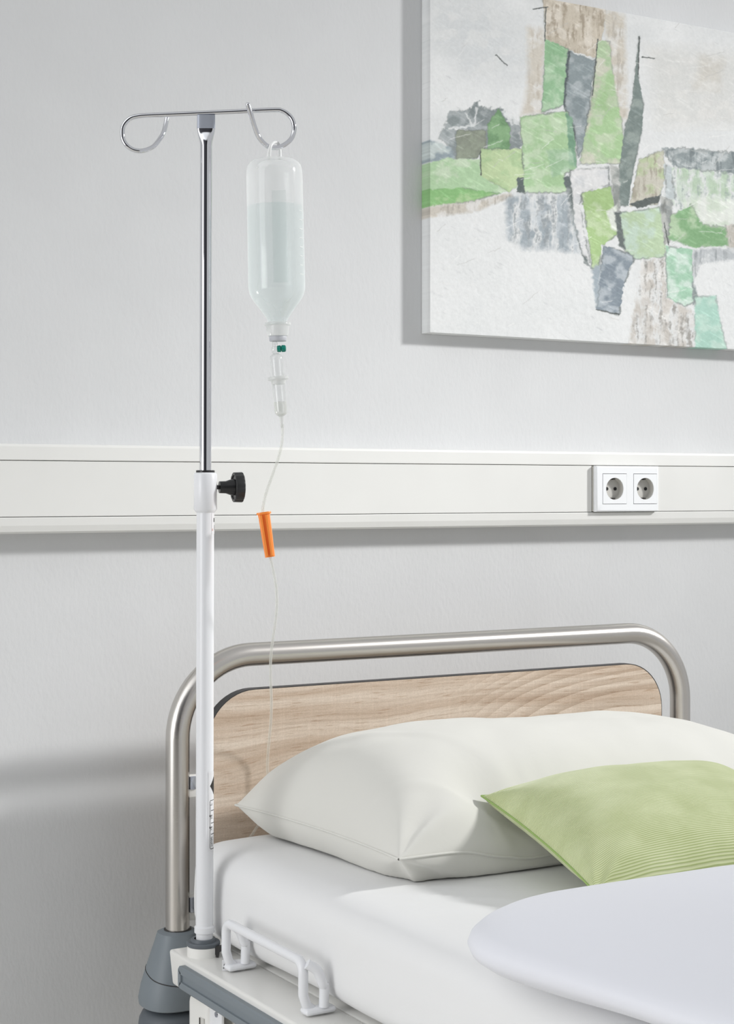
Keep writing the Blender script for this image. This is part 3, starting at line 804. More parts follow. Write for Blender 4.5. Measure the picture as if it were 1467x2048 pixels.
# upright post under the socket
y_p = atx(372, 2010, XO + 0.006).y
for right in (False, True):
    def X_(x): return mx_(x, right)
    def bx(mb, x0, x1, y0, y1, z0, z1, bev=0.0, seg=2):
        a, c = sorted((X_(x0), X_(x1))); return mb.box((a, y0, z0), (c, y1, z1), bev, seg)
    mb = MB(); bx(mb, XO + 0.006, XO + 0.052, y_p - 0.066, y_p, 0.34, zBB + 0.001, 0.014, 5)
    po = make('corner_post', mb, M['white_paint'], bed, angle=40)
    if not right:
        c = atx(404, 2046, XO + 0.0062)
        mb = MB(); bx(mb, XO + 0.0054, XO + 0.0075, c.y - 0.0062, c.y + 0.0062, c.z - 0.020, c.z + 0.0072, 0.0009, 2)
        make('slot', mb, M['socket_in'], po)
        mb = MB(); bx(mb, XO + 0.0045, XO + 0.0065, c.y + 0.004, c.y + 0.0068, c.z - 0.020, c.z + 0.006, 0.0006, 2)
        make('slot_edge', mb, M['clip'], po)
    mb = MB(); bx(mb, XO + 0.012, XO + 0.016, y_p - 0.100, y_p - 0.062, 0.40, zBB + 0.001, 0.001)
    pp = make('side_plate', mb, M['white_pole'], bed)
    if not right:
        for (px, py) in ((433, 2029),):
            c = atx(px, py, XO + 0.012)
            mb = MB(); mb.lathe(c, (-1, 0, 0), [(0, 0.004), (0.0015, 0.0035), (0.002, 0.002)], 16); make('screw', mb, M['chrome_soft'], pp)
    mb = MB(); bx(mb, XO + 0.030, XO + 0.040, YF + 0.1, y_p - 0.070, 0.42, zBB + 0.001, 0.002)
    bx(mb, XO + 0.024, XO + 0.033, y_p - 0.20, y_p - 0.150, 0.42, zBB + 0.001, 0.002)
    make('side_panel', mb, M['white_paint'], bed)
for (x, y) in ((xL + 0.02, -0.36), (xR - 0.02, -0.36), (xL + 0.02, -1.95), (xR - 0.02, -1.95)):
    mb = MB(); mb.box((x - 0.025, y - 0.025, 0.12), (x + 0.025, y + 0.025, 0.63), 0.006); lg = make('leg', mb, M['white_paint'], bed)
    mb = MB(); mb.lathe((x - 0.016, y, 0.062), (1, 0, 0), [(0, 0.040), (0.003, 0.060), (0.010, 0.062), (0.022, 0.062), (0.029, 0.060), (0.032, 0.040)], 32)
    cs = make('caster', mb, M['dark_plastic'], lg, angle=40)

# mattress retainer handle on the frame side
XH = 0.952
def retainer():
    pa = atx(452, 1850, XH); pb = atx(606, 1918, XH)
    zt2 = 0.5 * (pa.z + pb.z) ; zb2 = zBT + 0.006
    y0, y1 = pa.y, pb.y
    rr = 0.0062; R2 = 0.014
    p = []
    def arc(c, a0, a1, n=6):
        for k in range(n + 1):
            a = a0 + (a1 - a0) * k / n
            p.append(Vector((XH, c[0] + R2 * math.cos(a), c[1] + R2 * math.sin(a))))
    p.append(Vector((XH + 0.012, y0, zb2))); p.append(Vector((XH + 0.004, y0, zb2 + 0.007))); p.append(Vector((XH, y0, zb2 + 0.020))); p.append(Vector((XH, y0, (zb2 + zt2) / 2)))
    arc((y0 - R2, zt2 - R2), 0, PI / 2)
    arc((y1 + R2, zt2 - R2), PI / 2, PI)
    p.append(Vector((XH, y1, (zb2 + zt2) / 2))); p.append(Vector((XH, y1, zb2 + 0.020))); p.append(Vector((XH + 0.004, y1, zb2 + 0.007))); p.append(Vector((XH + 0.012, y1, zb2)))
    mb = MB(); mb.tube(p, rr, 16)
    h = make('mattress_retainer', mb, M['white_pole'], bed, angle=50)
    for y in (y0, y1):
        mb = MB()
        q = smooth_path([Vector((XH + 0.002, y - 0.006, zt2 - 0.001)), Vector((XH + 0.014, y - 0.010, zt2 - 0.010)), Vector((XH + 0.022, y - 0.010, zt2 - 0.028)), Vector((XH + 0.024, y - 0.009, zb2 + 0.03)), Vector((XH + 0.024, y - 0.008, zb2 + 0.004))], 5)
        mb.tube(q, 0.0062, 14); make('inner_leg', mb, M['white_pole'], h, angle=50)
        mb = MB(); mb.box((XH - 0.002, y - 0.013, zb2 - 0.004), (XH + 0.040, y + 0.007, zb2 + 0.004), 0.004, 3)
        make('foot_plate', mb, M['white_pole'], h, angle=40)
    # marked tag at the head-side foot
    c = atx(447, 1921, XH - 0.003)
    mb = MB()
    A = Vector((XH - 0.004, y0 + 0.004, zBT + 0.0003)); W = RIGHT * 0.030 + FWD * 0.004; Hh = UP * 0.0145
    mb.loft([[A, A + W, A + W + Hh, A + Hh], [A + FWD * 0.001, A + W + FWD * 0.001, A + W + Hh + FWD * 0.001, A + Hh + FWD * 0.001]])
    tg = make('tag', mb, M['label'], h, smooth=False)
    mb = MB()
    def bar(a0, b0, a1, b1):
        o = A - FWD * 0.0003 + RIGHT * 0.0012
        w = W.normalized()
        mb.poly([o + w * a0 + UP * b0, o + w * a1 + UP * b0, o + w * a1 + UP * b1, o + w * a0 + UP * b1])
    bar(0.000, 0.0035, 0.016, 0.0046); bar(0.0012, 0.0065, 0.0019, 0.0095); bar(0.0012, 0.0065, 0.005, 0.0072)
    make('tag_print', mb, M['ink'], tg, smooth=False, recalc=False)
retainer()

# ------------------------------------------------------------------ mattress in its sheet
ZM = 0.798
xm0, xm1 = 0.990, 2 * xmid - 0.990
def md(p, nn):
    d = Vector((0, 0, 0))
    side = max(0.0, -nn.x)
    d.x -= 0.006 * math.sin(max(0, min(1, (p.z - zBT) / (ZM - zBT))) * PI) * side
    n1 = fbm((p.x * 1.0, p.y * 0.8, p.z * 2.0), 4.0, 3)
    d += nn * (0.0035 * n1)
    if p.z > ZM - 0.03 and -0.95 < p.y < -0.25:
        # creases running out from under the pillow towards the side
        e = 0.0
        for (ang, o_, w_, am) in ((0.62, 0.02, 0.006, 0.0026), (0.70, 0.055, 0.007, 0.0020), (0.50, 0.10, 0.009, 0.0022), (0.80, 0.135, 0.008, 0.0014), (0.55, -0.03, 0.008, 0.0018)):
            q = (p.x - 1.03) * math.sin(ang) + (p.y + 0.62 + o_) * math.cos(ang)
            e += am * math.exp(-(q / w_) ** 2)
        e *= max(0.0, 1 - abs(p.x - 1.10) / 0.16)
        d.z += e
    if nn.x < -0.5: d.x -= 0.002 * fbm((p.x, p.y * 1.5, p.z * 6), 3.2, 2)
    return d
mb = rounded_grid_box((xm0, YF + 0.02, zBT + 0.001), (xm1, -0.215, ZM), (0.045, 0.045, 0.032), 0.010, md)
mt = recentre(make('mattress', mb, M['sheet'], angle=80))
setp(mt, 'thick mattress in a smooth white fitted sheet lying on the bed frame', 'mattress')

# ------------------------------------------------------------------ pillows
def pillow(mid, tup, tdn, floor, nu=150, nv=100, disp=None):
    """closed surface: bottom and top sheets joined along the seam"""
    vs = []; uvs = []; fs = []
    def row(sheet):
        ids = []
        for j in range(nv + 1):
            r_ = []
            for i in range(nu + 1):
                u = -math.cos(PI * i / nu); v = -math.cos(PI * j / nv)
                u = 0.55 * u + 0.45 * (2 * i / nu - 1); v = 0.55 * v + 0.45 * (2 * j / nv - 1)
                edge = i in (0, nu) or j in (0, nv)
                if sheet and edge: r_.append(base[j][i]); continue
                p = mid(u, v)
                t = 0 if edge else (tup(u, v) if sheet else -tdn(u, v))
                p = p + UP * t
                if disp and not edge: p = p + disp(u, v, p, sheet)
                if floor: 
                    f_ = floor(p)
                    if p.z < f_: p.z = f_
                r_.append(len(vs)); vs.append(p); uvs.append(((u + 1) / 2, (v + 1) / 2))
            ids.append(r_)
        return ids
    base = row(0); top = row(1)
    for j in range(nv):
        for i in range(nu):
            fs.append([base[j][i], base[j + 1][i], base[j + 1][i + 1], base[j][i + 1]])
            fs.append([top[j][i], top[j][i + 1], top[j + 1][i + 1], top[j + 1][i]])
    seam = [base[0][i] for i in range(nu)] + [base[j][nu] for j in range(nv)] + [base[nv][i] for i in range(nu, 0, -1)] + [base[j][0] for j in range(nv, 0, -1)]
    mb = MB(); mb.add(vs, fs)
    return mb, uvs, [vs[k] for k in seam]
def bil(A, B, Cc, D, inset, sag=0.0):
    """A=(-1,-1) B=(1,-1) C=(1,1) D=(-1,1)"""
    A, B, Cc, D = map(Vector, (A, B, Cc, D))
    def f(u, v):
        uu = u - inset * u * (1 - v * v) ; vv = v - inset * v * (1 - u * u)
        a, b_ = (uu + 1) / 2, (vv + 1) / 2
        p = A * (1 - a) * (1 - b_) + B * a * (1 - b_) + Cc * a * b_ + D * (1 - a) * b_
        p.z += sag * (1 - u * u) * (1 - v * v)
        return p
    return f
def corner_folds(u, v, k=9, amp=0.004, rad=0.35):
    t = 0
    for cu in (-1, 1):
        for cv_ in (-1, 1):
            du, dv = abs(u - cu), abs(v - cv_); d = math.hypot(du, dv)
            t += amp * math.sin(k * math.atan2(dv, du + 1e-6) + cu * 1.3 + cv_) * math.exp(-(d / rad) ** 2) * min(1, d * 6)
    return t
fl_w = lambda p: ZM + 0.0035
BL = aty(470, 1610, -0.225)
W_FL = Vector((1.080, -0.650, 0.840)); W_BL = Vector((BL.x, -0.225, BL.z))
W_FR = Vector((1.872, -0.665, 0.836)); W_BR = Vector((1.885, -0.225, 0.846))
midw = bil(W_FL, W_FR, W_BR, W_BL, 0.035, 0.012)
def shp(u, v, pu, pv, e): return max(0.0, (1 - abs(u) ** pu) * (1 - abs(v) ** pv)) ** e
tupw = lambda u, v: (0.098 + 0.012 * (1 - u)) * shp(u, v, 5.5, 2.0 if v < 0 else 3.0, 0.58)
tdnw = lambda u, v: 0.10 * shp(u, v, 5, 4, 0.6)
def dw(u, v, p, s_):
    cr_ = 0.0
    for (a_, o_, w_, am) in ((1.1, -1.25, 0.030, 0.0035), (0.85, -1.02, 0.035, 0.0030), (1.45, -1.42, 0.028, 0.0025), (0.3, -0.62, 0.030, 0.0022)):
        q_ = u * math.cos(a_) + v * math.sin(a_) - o_
        cr_ += am * math.exp(-(q_ / w_) ** 2)
    cr_ *= max(0.0, min(1.0, (-0.35 - u) / 0.3)) * shp(u, v, 8, 8, 0.5)
    return UP * (corner_folds(u, v, 8, 0.0055, 0.4) + 0.008 * fbm(p, 5.0, 3) * shp(u, v, 6, 6, 0.5) + cr_)
def back_limit(f):
    def g_(u, v):
        p = f(u, v); return p
    return g_
mb, uvs, seam = pillow(midw, tupw, tdnw, fl_w, disp=dw)
for v in mb.v:
    if v.y > -0.192: v.y = -0.192
PIL = ([v.copy() for v in mb.v], [list(f) for f in mb.f])
mbw, seamw = mb, seam
# green corduroy cushion
from mathutils.bvhtree import BVHTree
pil_bvh = BVHTree.FromPolygons(PIL[0], PIL[1])
def zpil(x, y):
    h = pil_bvh.ray_cast(Vector((x, y, 2)), Vector((0, 0, -1)))
    return max(ZM, h[0].z) if h[0] else ZM
G_TL = Vector((1.245, -0.589, 0.893))
dent = max(0.0, zpil(1.245, -0.589) - 0.890)
G_BL = Vector((1.206, -0.884, 0.829))
G_TR = Vector((1.640, -0.640, 0.893)); G_BR = Vector((1.600, -0.910, 0.832))
midg = bil(G_BL, G_BR, G_TR, G_TL, 0.05, 0.012)
tupg = lambda u, v: 0.056 * shp(u, v, 3.2, 3.0, 0.6)
tdng = lambda u, v: 0.042 * shp(u, v, 3.2, 3.0, 0.6)
def dg(u, v, p, s_): return UP * (corner_folds(u, v, 7, 0.003, 0.35) + 0.004 * fbm(p, 6.0, 3) * shp(u, v, 6, 6, 0.5))
flg = lambda p: ZM + 0.006
mb, uvs, seam = pillow(midg, tupg, tdng, flg, 140, 140, dg)
cus_bvh = BVHTree.FromPolygons([v.copy() for v in mb.v], [list(f) for f in mb.f])
def lowering(v):
    z = v.z
    for k in range(16):
        h = cus_bvh.ray_cast(Vector((v.x, v.y, 0.5)), Vector((0, 0, 1)))
        if h[0] and z > h[0].z - 0.010: z = max(ZM + 0.0035, h[0].z - 0.010)
        q = cus_bvh.find_nearest(Vector((v.x, v.y, z)))
        if q[0] and q[3] < 0.008 and z > ZM + 0.008: z -= 0.002
    return v.z - z
seamw = [v.copy() for v in seamw]
allv = list(mbw.v) + seamw
low = np.array([lowering(v) if v.y < -0.45 and v.x > 1.1 else 0.0 for v in allv])
pos = np.array([(v.x, v.y) for v in allv]); hi_ = np.array([v.z for v in allv])
src = np.where(low > 1e-4)[0]
fin = low.copy()
for c in np.array_split(src, max(1, len(src) // 60)):          # spread each dent softly to its surroundings
    d2 = ((pos[:, None, :] - pos[None, c, :]) ** 2).sum(2)
    fin = np.maximum(fin, (low[None, c] * np.exp(-d2 / 0.045 ** 2)).max(1))
fin *= np.clip((hi_ - ZM - 0.004) / 0.03, 0, 1)
fin = np.maximum(fin, low)
for v, d_ in zip(allv, fin): v.z -= float(d_)
pw = thing('bed_pillow', ((W_FL.x + W_FR.x) / 2, -0.44, ZM), 'large cream-white pillow lying against the oak headboard panel', 'pillow')
make('pillowcase', mbw, M['pillow'], pw, angle=80)
mbs = MB(); mbs.tube(seamw + [seamw[0]], 0.0016, 8, False); make('seam', mbs, M['pillow'], pw, angle=80)

gp = thing('scatter_cushion', (1.48, -0.74, ZM), 'green ribbed corduroy cushion leaning on the front of the white pillow', 'cushion')
make('cushion_cover', mb, M['cord'], gp, angle=80, uvs=uvs)
mb = MB(); mb.tube([p + UP * 0.0006 for p in seam] + [seam[0] + UP * 0.0006], 0.0014, 8, False)
make('seam', mb, simple('green_thread', (150, 176, 104), 0.9), gp, angle=80)

# folded duvet
DX0, DY1, DZ1 = 0.897, -0.952, 0.884
def dd(p, nn):
    d = Vector((0, 0, 0))
    t = max(0.0, min(1.0, (p.x - DX0) / 0.35))
    d.x += 0.13 * (DY1 - p.y) * (1 - t)                       # left edge runs slightly inwards towards the foot
    up = max(0.0, nn.z) if nn.length > 0 else (1.0 if p.z > 0.85 else 0.0)
    d.z += up * 0.016 * (t * t * (3 - 2 * t)) * min(1.0, max(0, (DY1 - p.y) / 0.2))
    d += nn * (0.010 * fbm((p.x, p.y * 0.8, p.z), 3.2, 2)) if nn.length > 0 else Vector((0, 0, 0.010 * fbm((p.x, p.y * 0.8, p.z), 3.2, 2) * up))
    if p.z + d.z < ZM + 0.0045: d.z = ZM + 0.0045 - p.z
    return d
mb = rounded_grid_box((DX0, -2.15, ZM + 0.003), (2 * xmid - 0.97, DY1, DZ1), (0.17, 0.15, 0.0415), 0.0104, dd)
dv = recentre(make('duvet', mb, M['duvet'], angle=80))
setp(dv, 'thick cool-white duvet folded back across the mattress', 'duvet')

# ------------------------------------------------------------------ infusion pole
ZC0 = 0.688
stand = thing('infusion_pole', pole_pt(ZC0), 'tall infusion pole, chrome above and white below, standing in the bed corner socket', 'infusion pole')
D0 = depth(pole_pt(1.3))
def zpx(py): return CAM.z + (HY - py) / F * D0
z_col0, z_col1, z_ring = zpx(1024), zpx(945), zpx(940.5)
ax_ = Vector((0, 0, 1)) + RIGHT * 0.0021
rW = 17.6 / F * D0
base_p = pole_pt(0)
def lz(prof): return [(z, r) for z, r in prof]
zf0, zf1 = zpx(1864), zpx(1850)
mb = MB(); mb.lathe(base_p, ax_, lz([(0.668, 0.0115), (zf0 - 0.001, 0.0115), (zf0, 0.0138), (zf1 - 0.002, 0.0138), (zf1, rW), (z_col0 + 0.002, rW)]), 40)
lt = make('lower_tube', mb, M['white_pole'], stand, angle=40)
rC = 23.3 / F * D0
mb = MB(); mb.lathe(base_p, ax_, lz([(z_col0 - 0.001, rW), (z_col0 + 0.0012, rC - 0.002), (z_col0 + 0.004, rC), (z_col1 - 0.003, rC), (z_col1 - 0.0008, rC - 0.001), (z_col1, rC - 0.003), (z_col1, 0.008)]), 40, False, True)
cl = make('collar', mb, M['white_pole'], stand, angle=50)
mb = MB(); mb.lathe(base_p, ax_, lz([(z_col1 - 0.001, 0.0128), (z_ring - 0.0005, 0.0128), (z_ring, 0.0122), (z_ring, 0.007)]), 40)
setp(make('seal_ring', mb, M['black'], stand, angle=40), 'black seal ring')
# chrome tube: round, flattened at the top
rK = 12.0 / F * D0
zt0 = zpx(292); zt1 = zpx(257); zt2 = zpx(231)
rings = []
U2 = RIGHT; V2 = FWD
def ring(z, a, b_, e=2.0, n=40):
    c = pole_pt(z); r_ = []
    for k in range(n):
        t = 2 * PI * k / n; ca, sa = math.cos(t), math.sin(t)
        q = 1 / ((abs(ca) ** e + abs(sa) ** e) ** (1 / e))
        r_.append(c + U2 * (a * ca * q) + V2 * (b_ * sa * q))
    return r_
for z in (z_ring - 0.06, 1.5, zt0 - 0.03, zt0): rings.append(ring(z, rK, rK))
for k in range(1, 9):
    t = k / 8; t = t * t * (3 - 2 * t)
    rings.append(ring(zt0 + (zt1 - zt0) * k / 8, rK + (0.0121 - rK) * t, rK + (0.0042 - rK) * t, 2.0 + 3.0 * t))
mb = MB(); mb.loft(rings); ut = setp(make('upper_tube', mb, M['chrome'], stand, angle=50), 'chrome upper tube')
mb = MB(); mb.loft([ring(zt1 - 0.0004, 0.0123, 0.0045, 5.0), ring(zt2, 0.0122, 0.0044, 5.0)])
setp(make('flattened_end', mb, M['satin_end'], ut, angle=50), 'flat satin-grey crimped tube end')
# hook bar
hk = [((334, 233), .034), ((331, 250), .030), ((324.5, 270), .022), ((309, 291), .013), ((295, 299), .008), ((280, 302), .004), ((266, 299.5), .002), ((254, 291.5), 0), ((246.5, 280), 0), ((244.5, 266), 0), ((246, 254), 0), ((252, 244), 0), ((262, 236), 0), ((275, 232.5), 0), ((289, 231), 0),
      ((340, 228.9), 0), ((412, 225.8), 0), ((480, 222.8), 0), ((549, 219.8), 0), ((563, 221.5), 0), ((574, 227.5), 0), ((583, 237), 0), ((587.5, 250), 0), ((587.5, 263), 0), ((583, 276), -.003), ((575, 285), -.006), ((563, 292.5), -.009), ((549, 295.5), -.012), ((536, 293), -.016), ((525, 284.5), -.020), ((516, 272), -.024), ((509, 254), -.029), ((502, 231), -.034), ((495.5, 209.5), -.038)]
DT = depth(pole_pt(zpx(225)))
pts = [atd(p[0], p[1], DT + o) for p, o in hk]
mb = MB(); mb.tube(smooth_path(pts, 5), 4.9 / F * DT, 16)
hb = make('hook_bar', mb, M['chrome'], stand, angle=60)
for e in (pts[0], pts[-1]):
    mb = MB(); mb.lathe(e, (0, 0, 1), [(-0.0033, 0.0008), (-0.0025, 0.0024), (0, 0.0034), (0.0025, 0.0024), (0.0033, 0.0008)], 14)
    make('rounded_end', mb, M['chrome'], hb, angle=80)
# clamp knob
kc = pole_pt(zpx(974.5)); ka = (RIGHT * 0.955 + FWD * 0.30).normalized()
mb = MB(); mb.lathe(kc, ka, [(rC - 0.003, 0.0030), (0.024, 0.0030)], 16); st = make('knob_stem', mb, M['black'], stand)
setp(st, 'black threaded knob stem')
prof = [(0.0195, 0.0082), (0.0285, 0.0085), (0.034, 0.0105), (0.0395, 0.0115)]
mb = MB(); mb.lathe(kc, ka, prof, 36)
n = 72; ringsk = []
ref = UP; uu = (ref - ka * ref.dot(ka)).normalized(); ww = ka.cross(uu)
for t, r, sc_ in ((0.0410, 0.0165, 0), (0.0395, 0.0172, 0.3), (0.0390, 0.0195, 1), (0.0400, 0.0208, 1), (0.0500, 0.0212, 1), (0.0515, 0.0205, 1), (0.0525, 0.0180, 0.5), (0.0530, 0.0100, 0)):
    ringsk.append([kc + ka * t + (uu * math.cos(2 * PI * k / n) + ww * math.sin(2 * PI * k / n)) * (r * (1 - 0.045 * sc_ * max(0, math.cos(12 * 2 * PI * k / n)) ** 2)) for k in range(n)])
mb.loft(ringsk)
mb.lathe(kc, ka, [(0.0395, 0.0110), (0.046, 0.0120), (0.047, 0.017)], 36)
setp(make('clamp_knob', mb, M['black'], stand, angle=40), 'black ribbed clamp knob')
# label with black print on the lower tube
lab_axis = -FWD
def cyl_pt(phi, z, r): 
    d = (-FWD * math.cos(phi) + RIGHT * math.sin(phi)); return pole_pt(z) + d * r
def cyl_patch(mb, ph0, ph1, z0, z1, r, n=10):
    vs = []; fs = []
    for k in range(n + 1):
        ph = ph0 + (ph1 - ph0) * k / n; vs += [cyl_pt(ph, z0, r), cyl_pt(ph, z1, r)]
    for k in range(n): fs.append([2 * k, 2 * k + 2, 2 * k + 3, 2 * k + 1])
    mb.add(vs, fs)
mb = MB(); cyl_patch(mb, 0.50, 2.9, zpx(1700), zpx(1542), rW + 0.00025, 24)
lb = make('pole_label', mb, M['label'], lt, recalc=False)
mb = MB(); R3 = rW + 0.0004
# diamond pictogram
zd0, zd1 = zpx(1588), zpx(1552); nn_ = 12
for k in range(nn_):
    a0 = 0.72 + 1.4 * k / nn_; a1 = 0.72 + 1.4 * (k + 1) / nn_
    def hz(a):
        t = 1 - abs((a - 1.42) / 0.70); return max(0, t) * (zd1 - zd0) / 2
    zc_ = (zd0 + zd1) / 2
    mb.add([cyl_pt(a0, zc_ - hz(a0), R3), cyl_pt(a1, zc_ - hz(a1), R3), cyl_pt(a1, zc_ + hz(a1), R3), cyl_pt(a0, zc_ + hz(a0), R3)], [[0, 1, 2, 3]])
zb0, zb1 = zpx(1696), zpx(1598); ph0, ph1 = 0.70, 2.5; th = 0.0008
cyl_patch(mb, ph0, ph0 + 0.055, zb0 + 0.002, zb1 - 0.002, R3, 2); cyl_patch(mb, ph1 - 0.055, ph1, zb0 + 0.002, zb1 - 0.002, R3, 2)
cyl_patch(mb, ph0 + 0.12, ph1 - 0.12, zb0, zb0 + th, R3, 16); cyl_patch(mb, ph0 + 0.12, ph1 - 0.12, zb1 - th, zb1, R3, 16)
for (a0, z0, a1, z1) in ((ph0, zb0 + 0.002, ph0 + 0.12, zb0), (ph0, zb1 - 0.002 - th, ph0 + 0.12, zb1 - th), (ph1 - 0.12, zb0, ph1, zb0 + 0.002), (ph1 - 0.12, zb1 - th, ph1, zb1 - 0.002 - th)):
    mb.add([cyl_pt(a0, z0, R3), cyl_pt(a1, z1, R3), cyl_pt(a1, z1 + th * 1.3, R3), cyl_pt(a0, z0 + th * 1.3, R3)], [[0, 1, 2, 3]])
for py in (1619, 1644, 1666): cyl_patch(mb, 0.86, 2.3, zpx(py + 0.7), zpx(py - 0.7), R3, 12)
make('label_print', mb, M['ink'], lb, smooth=False, recalc=False)
def wrap_text(txt, ph, zc_, size, parent):
    cu = bpy.data.curves.new('label_text', 'FONT'); cu.body = txt; cu.size = size; cu.align_x = 'CENTER'; cu.align_y = 'CENTER'
    o = bpy.data.objects.new('label_text', cu); C.objects.link(o)
    dg_ = bpy.context.evaluated_depsgraph_get(); me = bpy.data.meshes.new_from_object(o.evaluated_get(dg_))
    C.objects.unlink(o); bpy.data.objects.remove(o)
    mb = MB(); mb.add([cyl_pt(ph + v.co.y / rW * -1 * -1, zc_ + v.co.x, R3) for v in me.vertices], [list(p.vertices) for p in me.polygons])
    make('label_text', mb, M['ink'], parent, smooth=False, recalc=False)
wrap_text('Model', 0.98, zpx(1681), 0.0052, lb)
wrap_text('kg', 0.98, zpx(1655), 0.0075, lb)
wrap_text('kg', 0.98, zpx(1632), 0.0075, lb)
wrap_text('r', 0.95, zpx(1607), 0.0085, lb)
mb = MB(); cyl_patch(mb, 0.88, 2.2, zpx(1068), zpx(1026), rW + 0.00025, 12)
lb2 = make('pole_label', mb, M['label'], lt, recalc=False)
mb = MB(); cyl_patch(mb, 1.25, 1.7, zpx(1044), zpx(1036), R3, 6); cyl_patch(mb, 1.45, 1.7, zpx(1060), zpx(1050), R3, 6)
make('label_print', mb, M['ink'], lb2, smooth=False, recalc=False)
mb = MB(); cyl_patch(mb, 0.98, 1.12, zpx(1061.5), zpx(1057), R3, 6)
setp(make('label_mark', mb, simple('faded_red_print', (214, 170, 160), 0.5), lb2, smooth=False, recalc=False), 'faint red mark')

# ------------------------------------------------------------------ infusion bottle
DB = DT - 0.010
b_top = atd(547.8, 316.5, DB); b_bot = atd(555.3, 672, DB)
bax = (b_bot - b_top).normalized(); pxm = DB / F            # metres per photo pixel
bt = thing('infusion_bottle', b_bot, 'clear plastic infusion bottle hanging upside down from the pole hook', 'bottle')
prof_px = [(0, 1), (0.4, 14), (2, 30), (5, 42), (9, 48.5), (14, 52.5), (22, 55), (34, 56), (100, 56.2), (180, 56.6), (250, 57), (262, 56.6), (271, 54.5), (279, 51), (287, 46), (297, 38.5), (307, 31), (316, 25), (321, 21.5), (326, 19.5), (331, 18.8)]
mb = MB(); mb.lathe(b_top, bax, [(t * pxm, r * pxm) for t, r in prof_px], 64, True, True)
make('bottle_body', mb, M['bottle'], bt, angle=60)
lev = 97
lp = [(lev, 1), (lev, 55.2)] + [(t, r - 1.2) for t, r in prof_px if t > lev]
mb = MB(); mb.lathe(b_top, bax, [(t * pxm, r * pxm) for t, r in lp], 64)
setp(make('liquid', mb, M['liquid'], bt, angle=50), 'clear bluish infusion liquid')
mb = MB()
ba_u = (FWD - bax * FWD.dot(bax)).normalized(); ba_v = bax.cross(ba_u)
if ba_v.dot(RIGHT) < 0: ba_v = -ba_v
def bpt(phi, t, r): return b_top + bax * (t * pxm) + (ba_u * math.cos(phi) + ba_v * math.sin(phi)) * (r * pxm)
vs = []; fs = []
for k in range(11):
    ph = -0.16 + 0.52 * k / 10; vs += [bpt(ph, 54, 57.0), bpt(ph, 241, 57.6)]
for k in range(10): fs.append([2 * k, 2 * k + 2, 2 * k + 3, 2 * k + 1])
mb.add(vs, fs); setp(make('rear_strip', mb, M['strip'], bt, recalc=False), 'narrow pale green strip on the back')  # thin tinted patch curved round the back of the bottle
mb = MB()
for t in range(110, 240, 18):
    vs = []; fs = []
    for k in range(5):
        ph = 1.9 + 0.22 * k / 4; vs += [bpt(ph, t - 0.6, 57.4), bpt(ph, t + 0.6, 57.4)]
    for k in range(4): fs.append([2 * k, 2 * k + 2, 2 * k + 3, 2 * k + 1])
    mb.add(vs, fs)
make('volume_marks', mb, M['white_soft'], bt, recalc=False)
# hanging loop
lo = [atd(537.5, 318, DB - 0.007), atd(538, 305, DB - 0.0125), atd(540.5, 293, DB - 0.0130), atd(545, 286.3, DB - 0.0085), atd(550, 284.2, DB - 0.001), atd(555, 286.3, DB + 0.0065), atd(558, 294, DB + 0.0095), atd(559, 306, DB + 0.009), atd(559, 318, DB + 0.006)]
mb = MB(); sp_ = smooth_path(lo, 5); mb.tube(sp_, [2.6 * pxm + 0.0012 * abs(i / (len(sp_) - 1) - 0.5) * 2 for i in range(len(sp_))], 10)
make('hanging_loop', mb, M['white_soft'], bt, angle=60)
mb = MB(); mb.lathe(b_top, bax, [(t * pxm, r * pxm) for t, r in ((328, 19), (329, 25.5), (330, 26.2), (333.5, 26.2), (335, 24), (336, 23), (350, 21.8), (355, 20.5), (356.5, 17))], 40)
make('neck_cap', mb, M['milky'], bt, angle=40)
mb = MB(); mb.lathe(b_top, bax, [(t * pxm, r * pxm) for t, r in ((355, 17), (356, 17.6), (364.5, 17.4), (366, 16.5), (366, 5))], 32)
setp(make('stopper', mb, M['grey_rubber'], bt, angle=40), 'grey rubber stopper')

# ------------------------------------------------------------------ infusion set
c_top = atd(549.2, 685, DB); c_mid = atd(551.5, 707, DB); c_bot = atd(562.3, 832, DB)
iset = thing('infusion_set', c_bot, 'clear drip chamber and thin tubing with an orange roller clamp below the bottle', 'infusion set')
cax = (c_bot - c_mid).normalized()
mb = MB(); mb.lathe(c_top, (c_mid - c_top), [(-6 * pxm, 3.2 * pxm), (2 * pxm, 5.5 * pxm), (8 * pxm, 5.5 * pxm), (9 * pxm, 7.5 * pxm), (20 * pxm, 7.5 * pxm), (23 * pxm, 5 * pxm)], 24)
make('spike', mb, M['clear'], iset, angle=40)
vc = atd(551.5, 698, DB); va = (RIGHT + UP * 0.06).normalized()
mb = MB(); mb.lathe(vc, va, [(t * pxm, r * pxm) for t, r in ((2, 5), (3, 6.5), (9.5, 7), (10, 5.2), (11.3, 5.2), (11.5, 7), (17, 7), (19.5, 6), (20.3, 3))], 24)
setp(make('vent_cap', mb, M['teal'], iset, angle=40), 'small teal vent cap')
up_ = [(0, 3), (0.5, 6), (2, 9), (5, 12), (9, 13.3), (14, 13.6), (48, 13.2), (52, 13)]
mb = MB(); mb.lathe(c_mid, cax, [(t * pxm, r * pxm) for t, r in up_], 36, True, False)
ch = make('drip_chamber', mb, M['clear'], iset, angle=60)
mb = MB(); mb.lathe(c_mid, cax, [(t * pxm, r * pxm) for t, r in ((46, 13), (46.5, 20), (47.5, 21), (51.5, 21), (53, 19.5), (54, 15), (60, 14), (62, 13.4))], 36)
make('chamber_flange', mb, M['milky'], ch, angle=40)
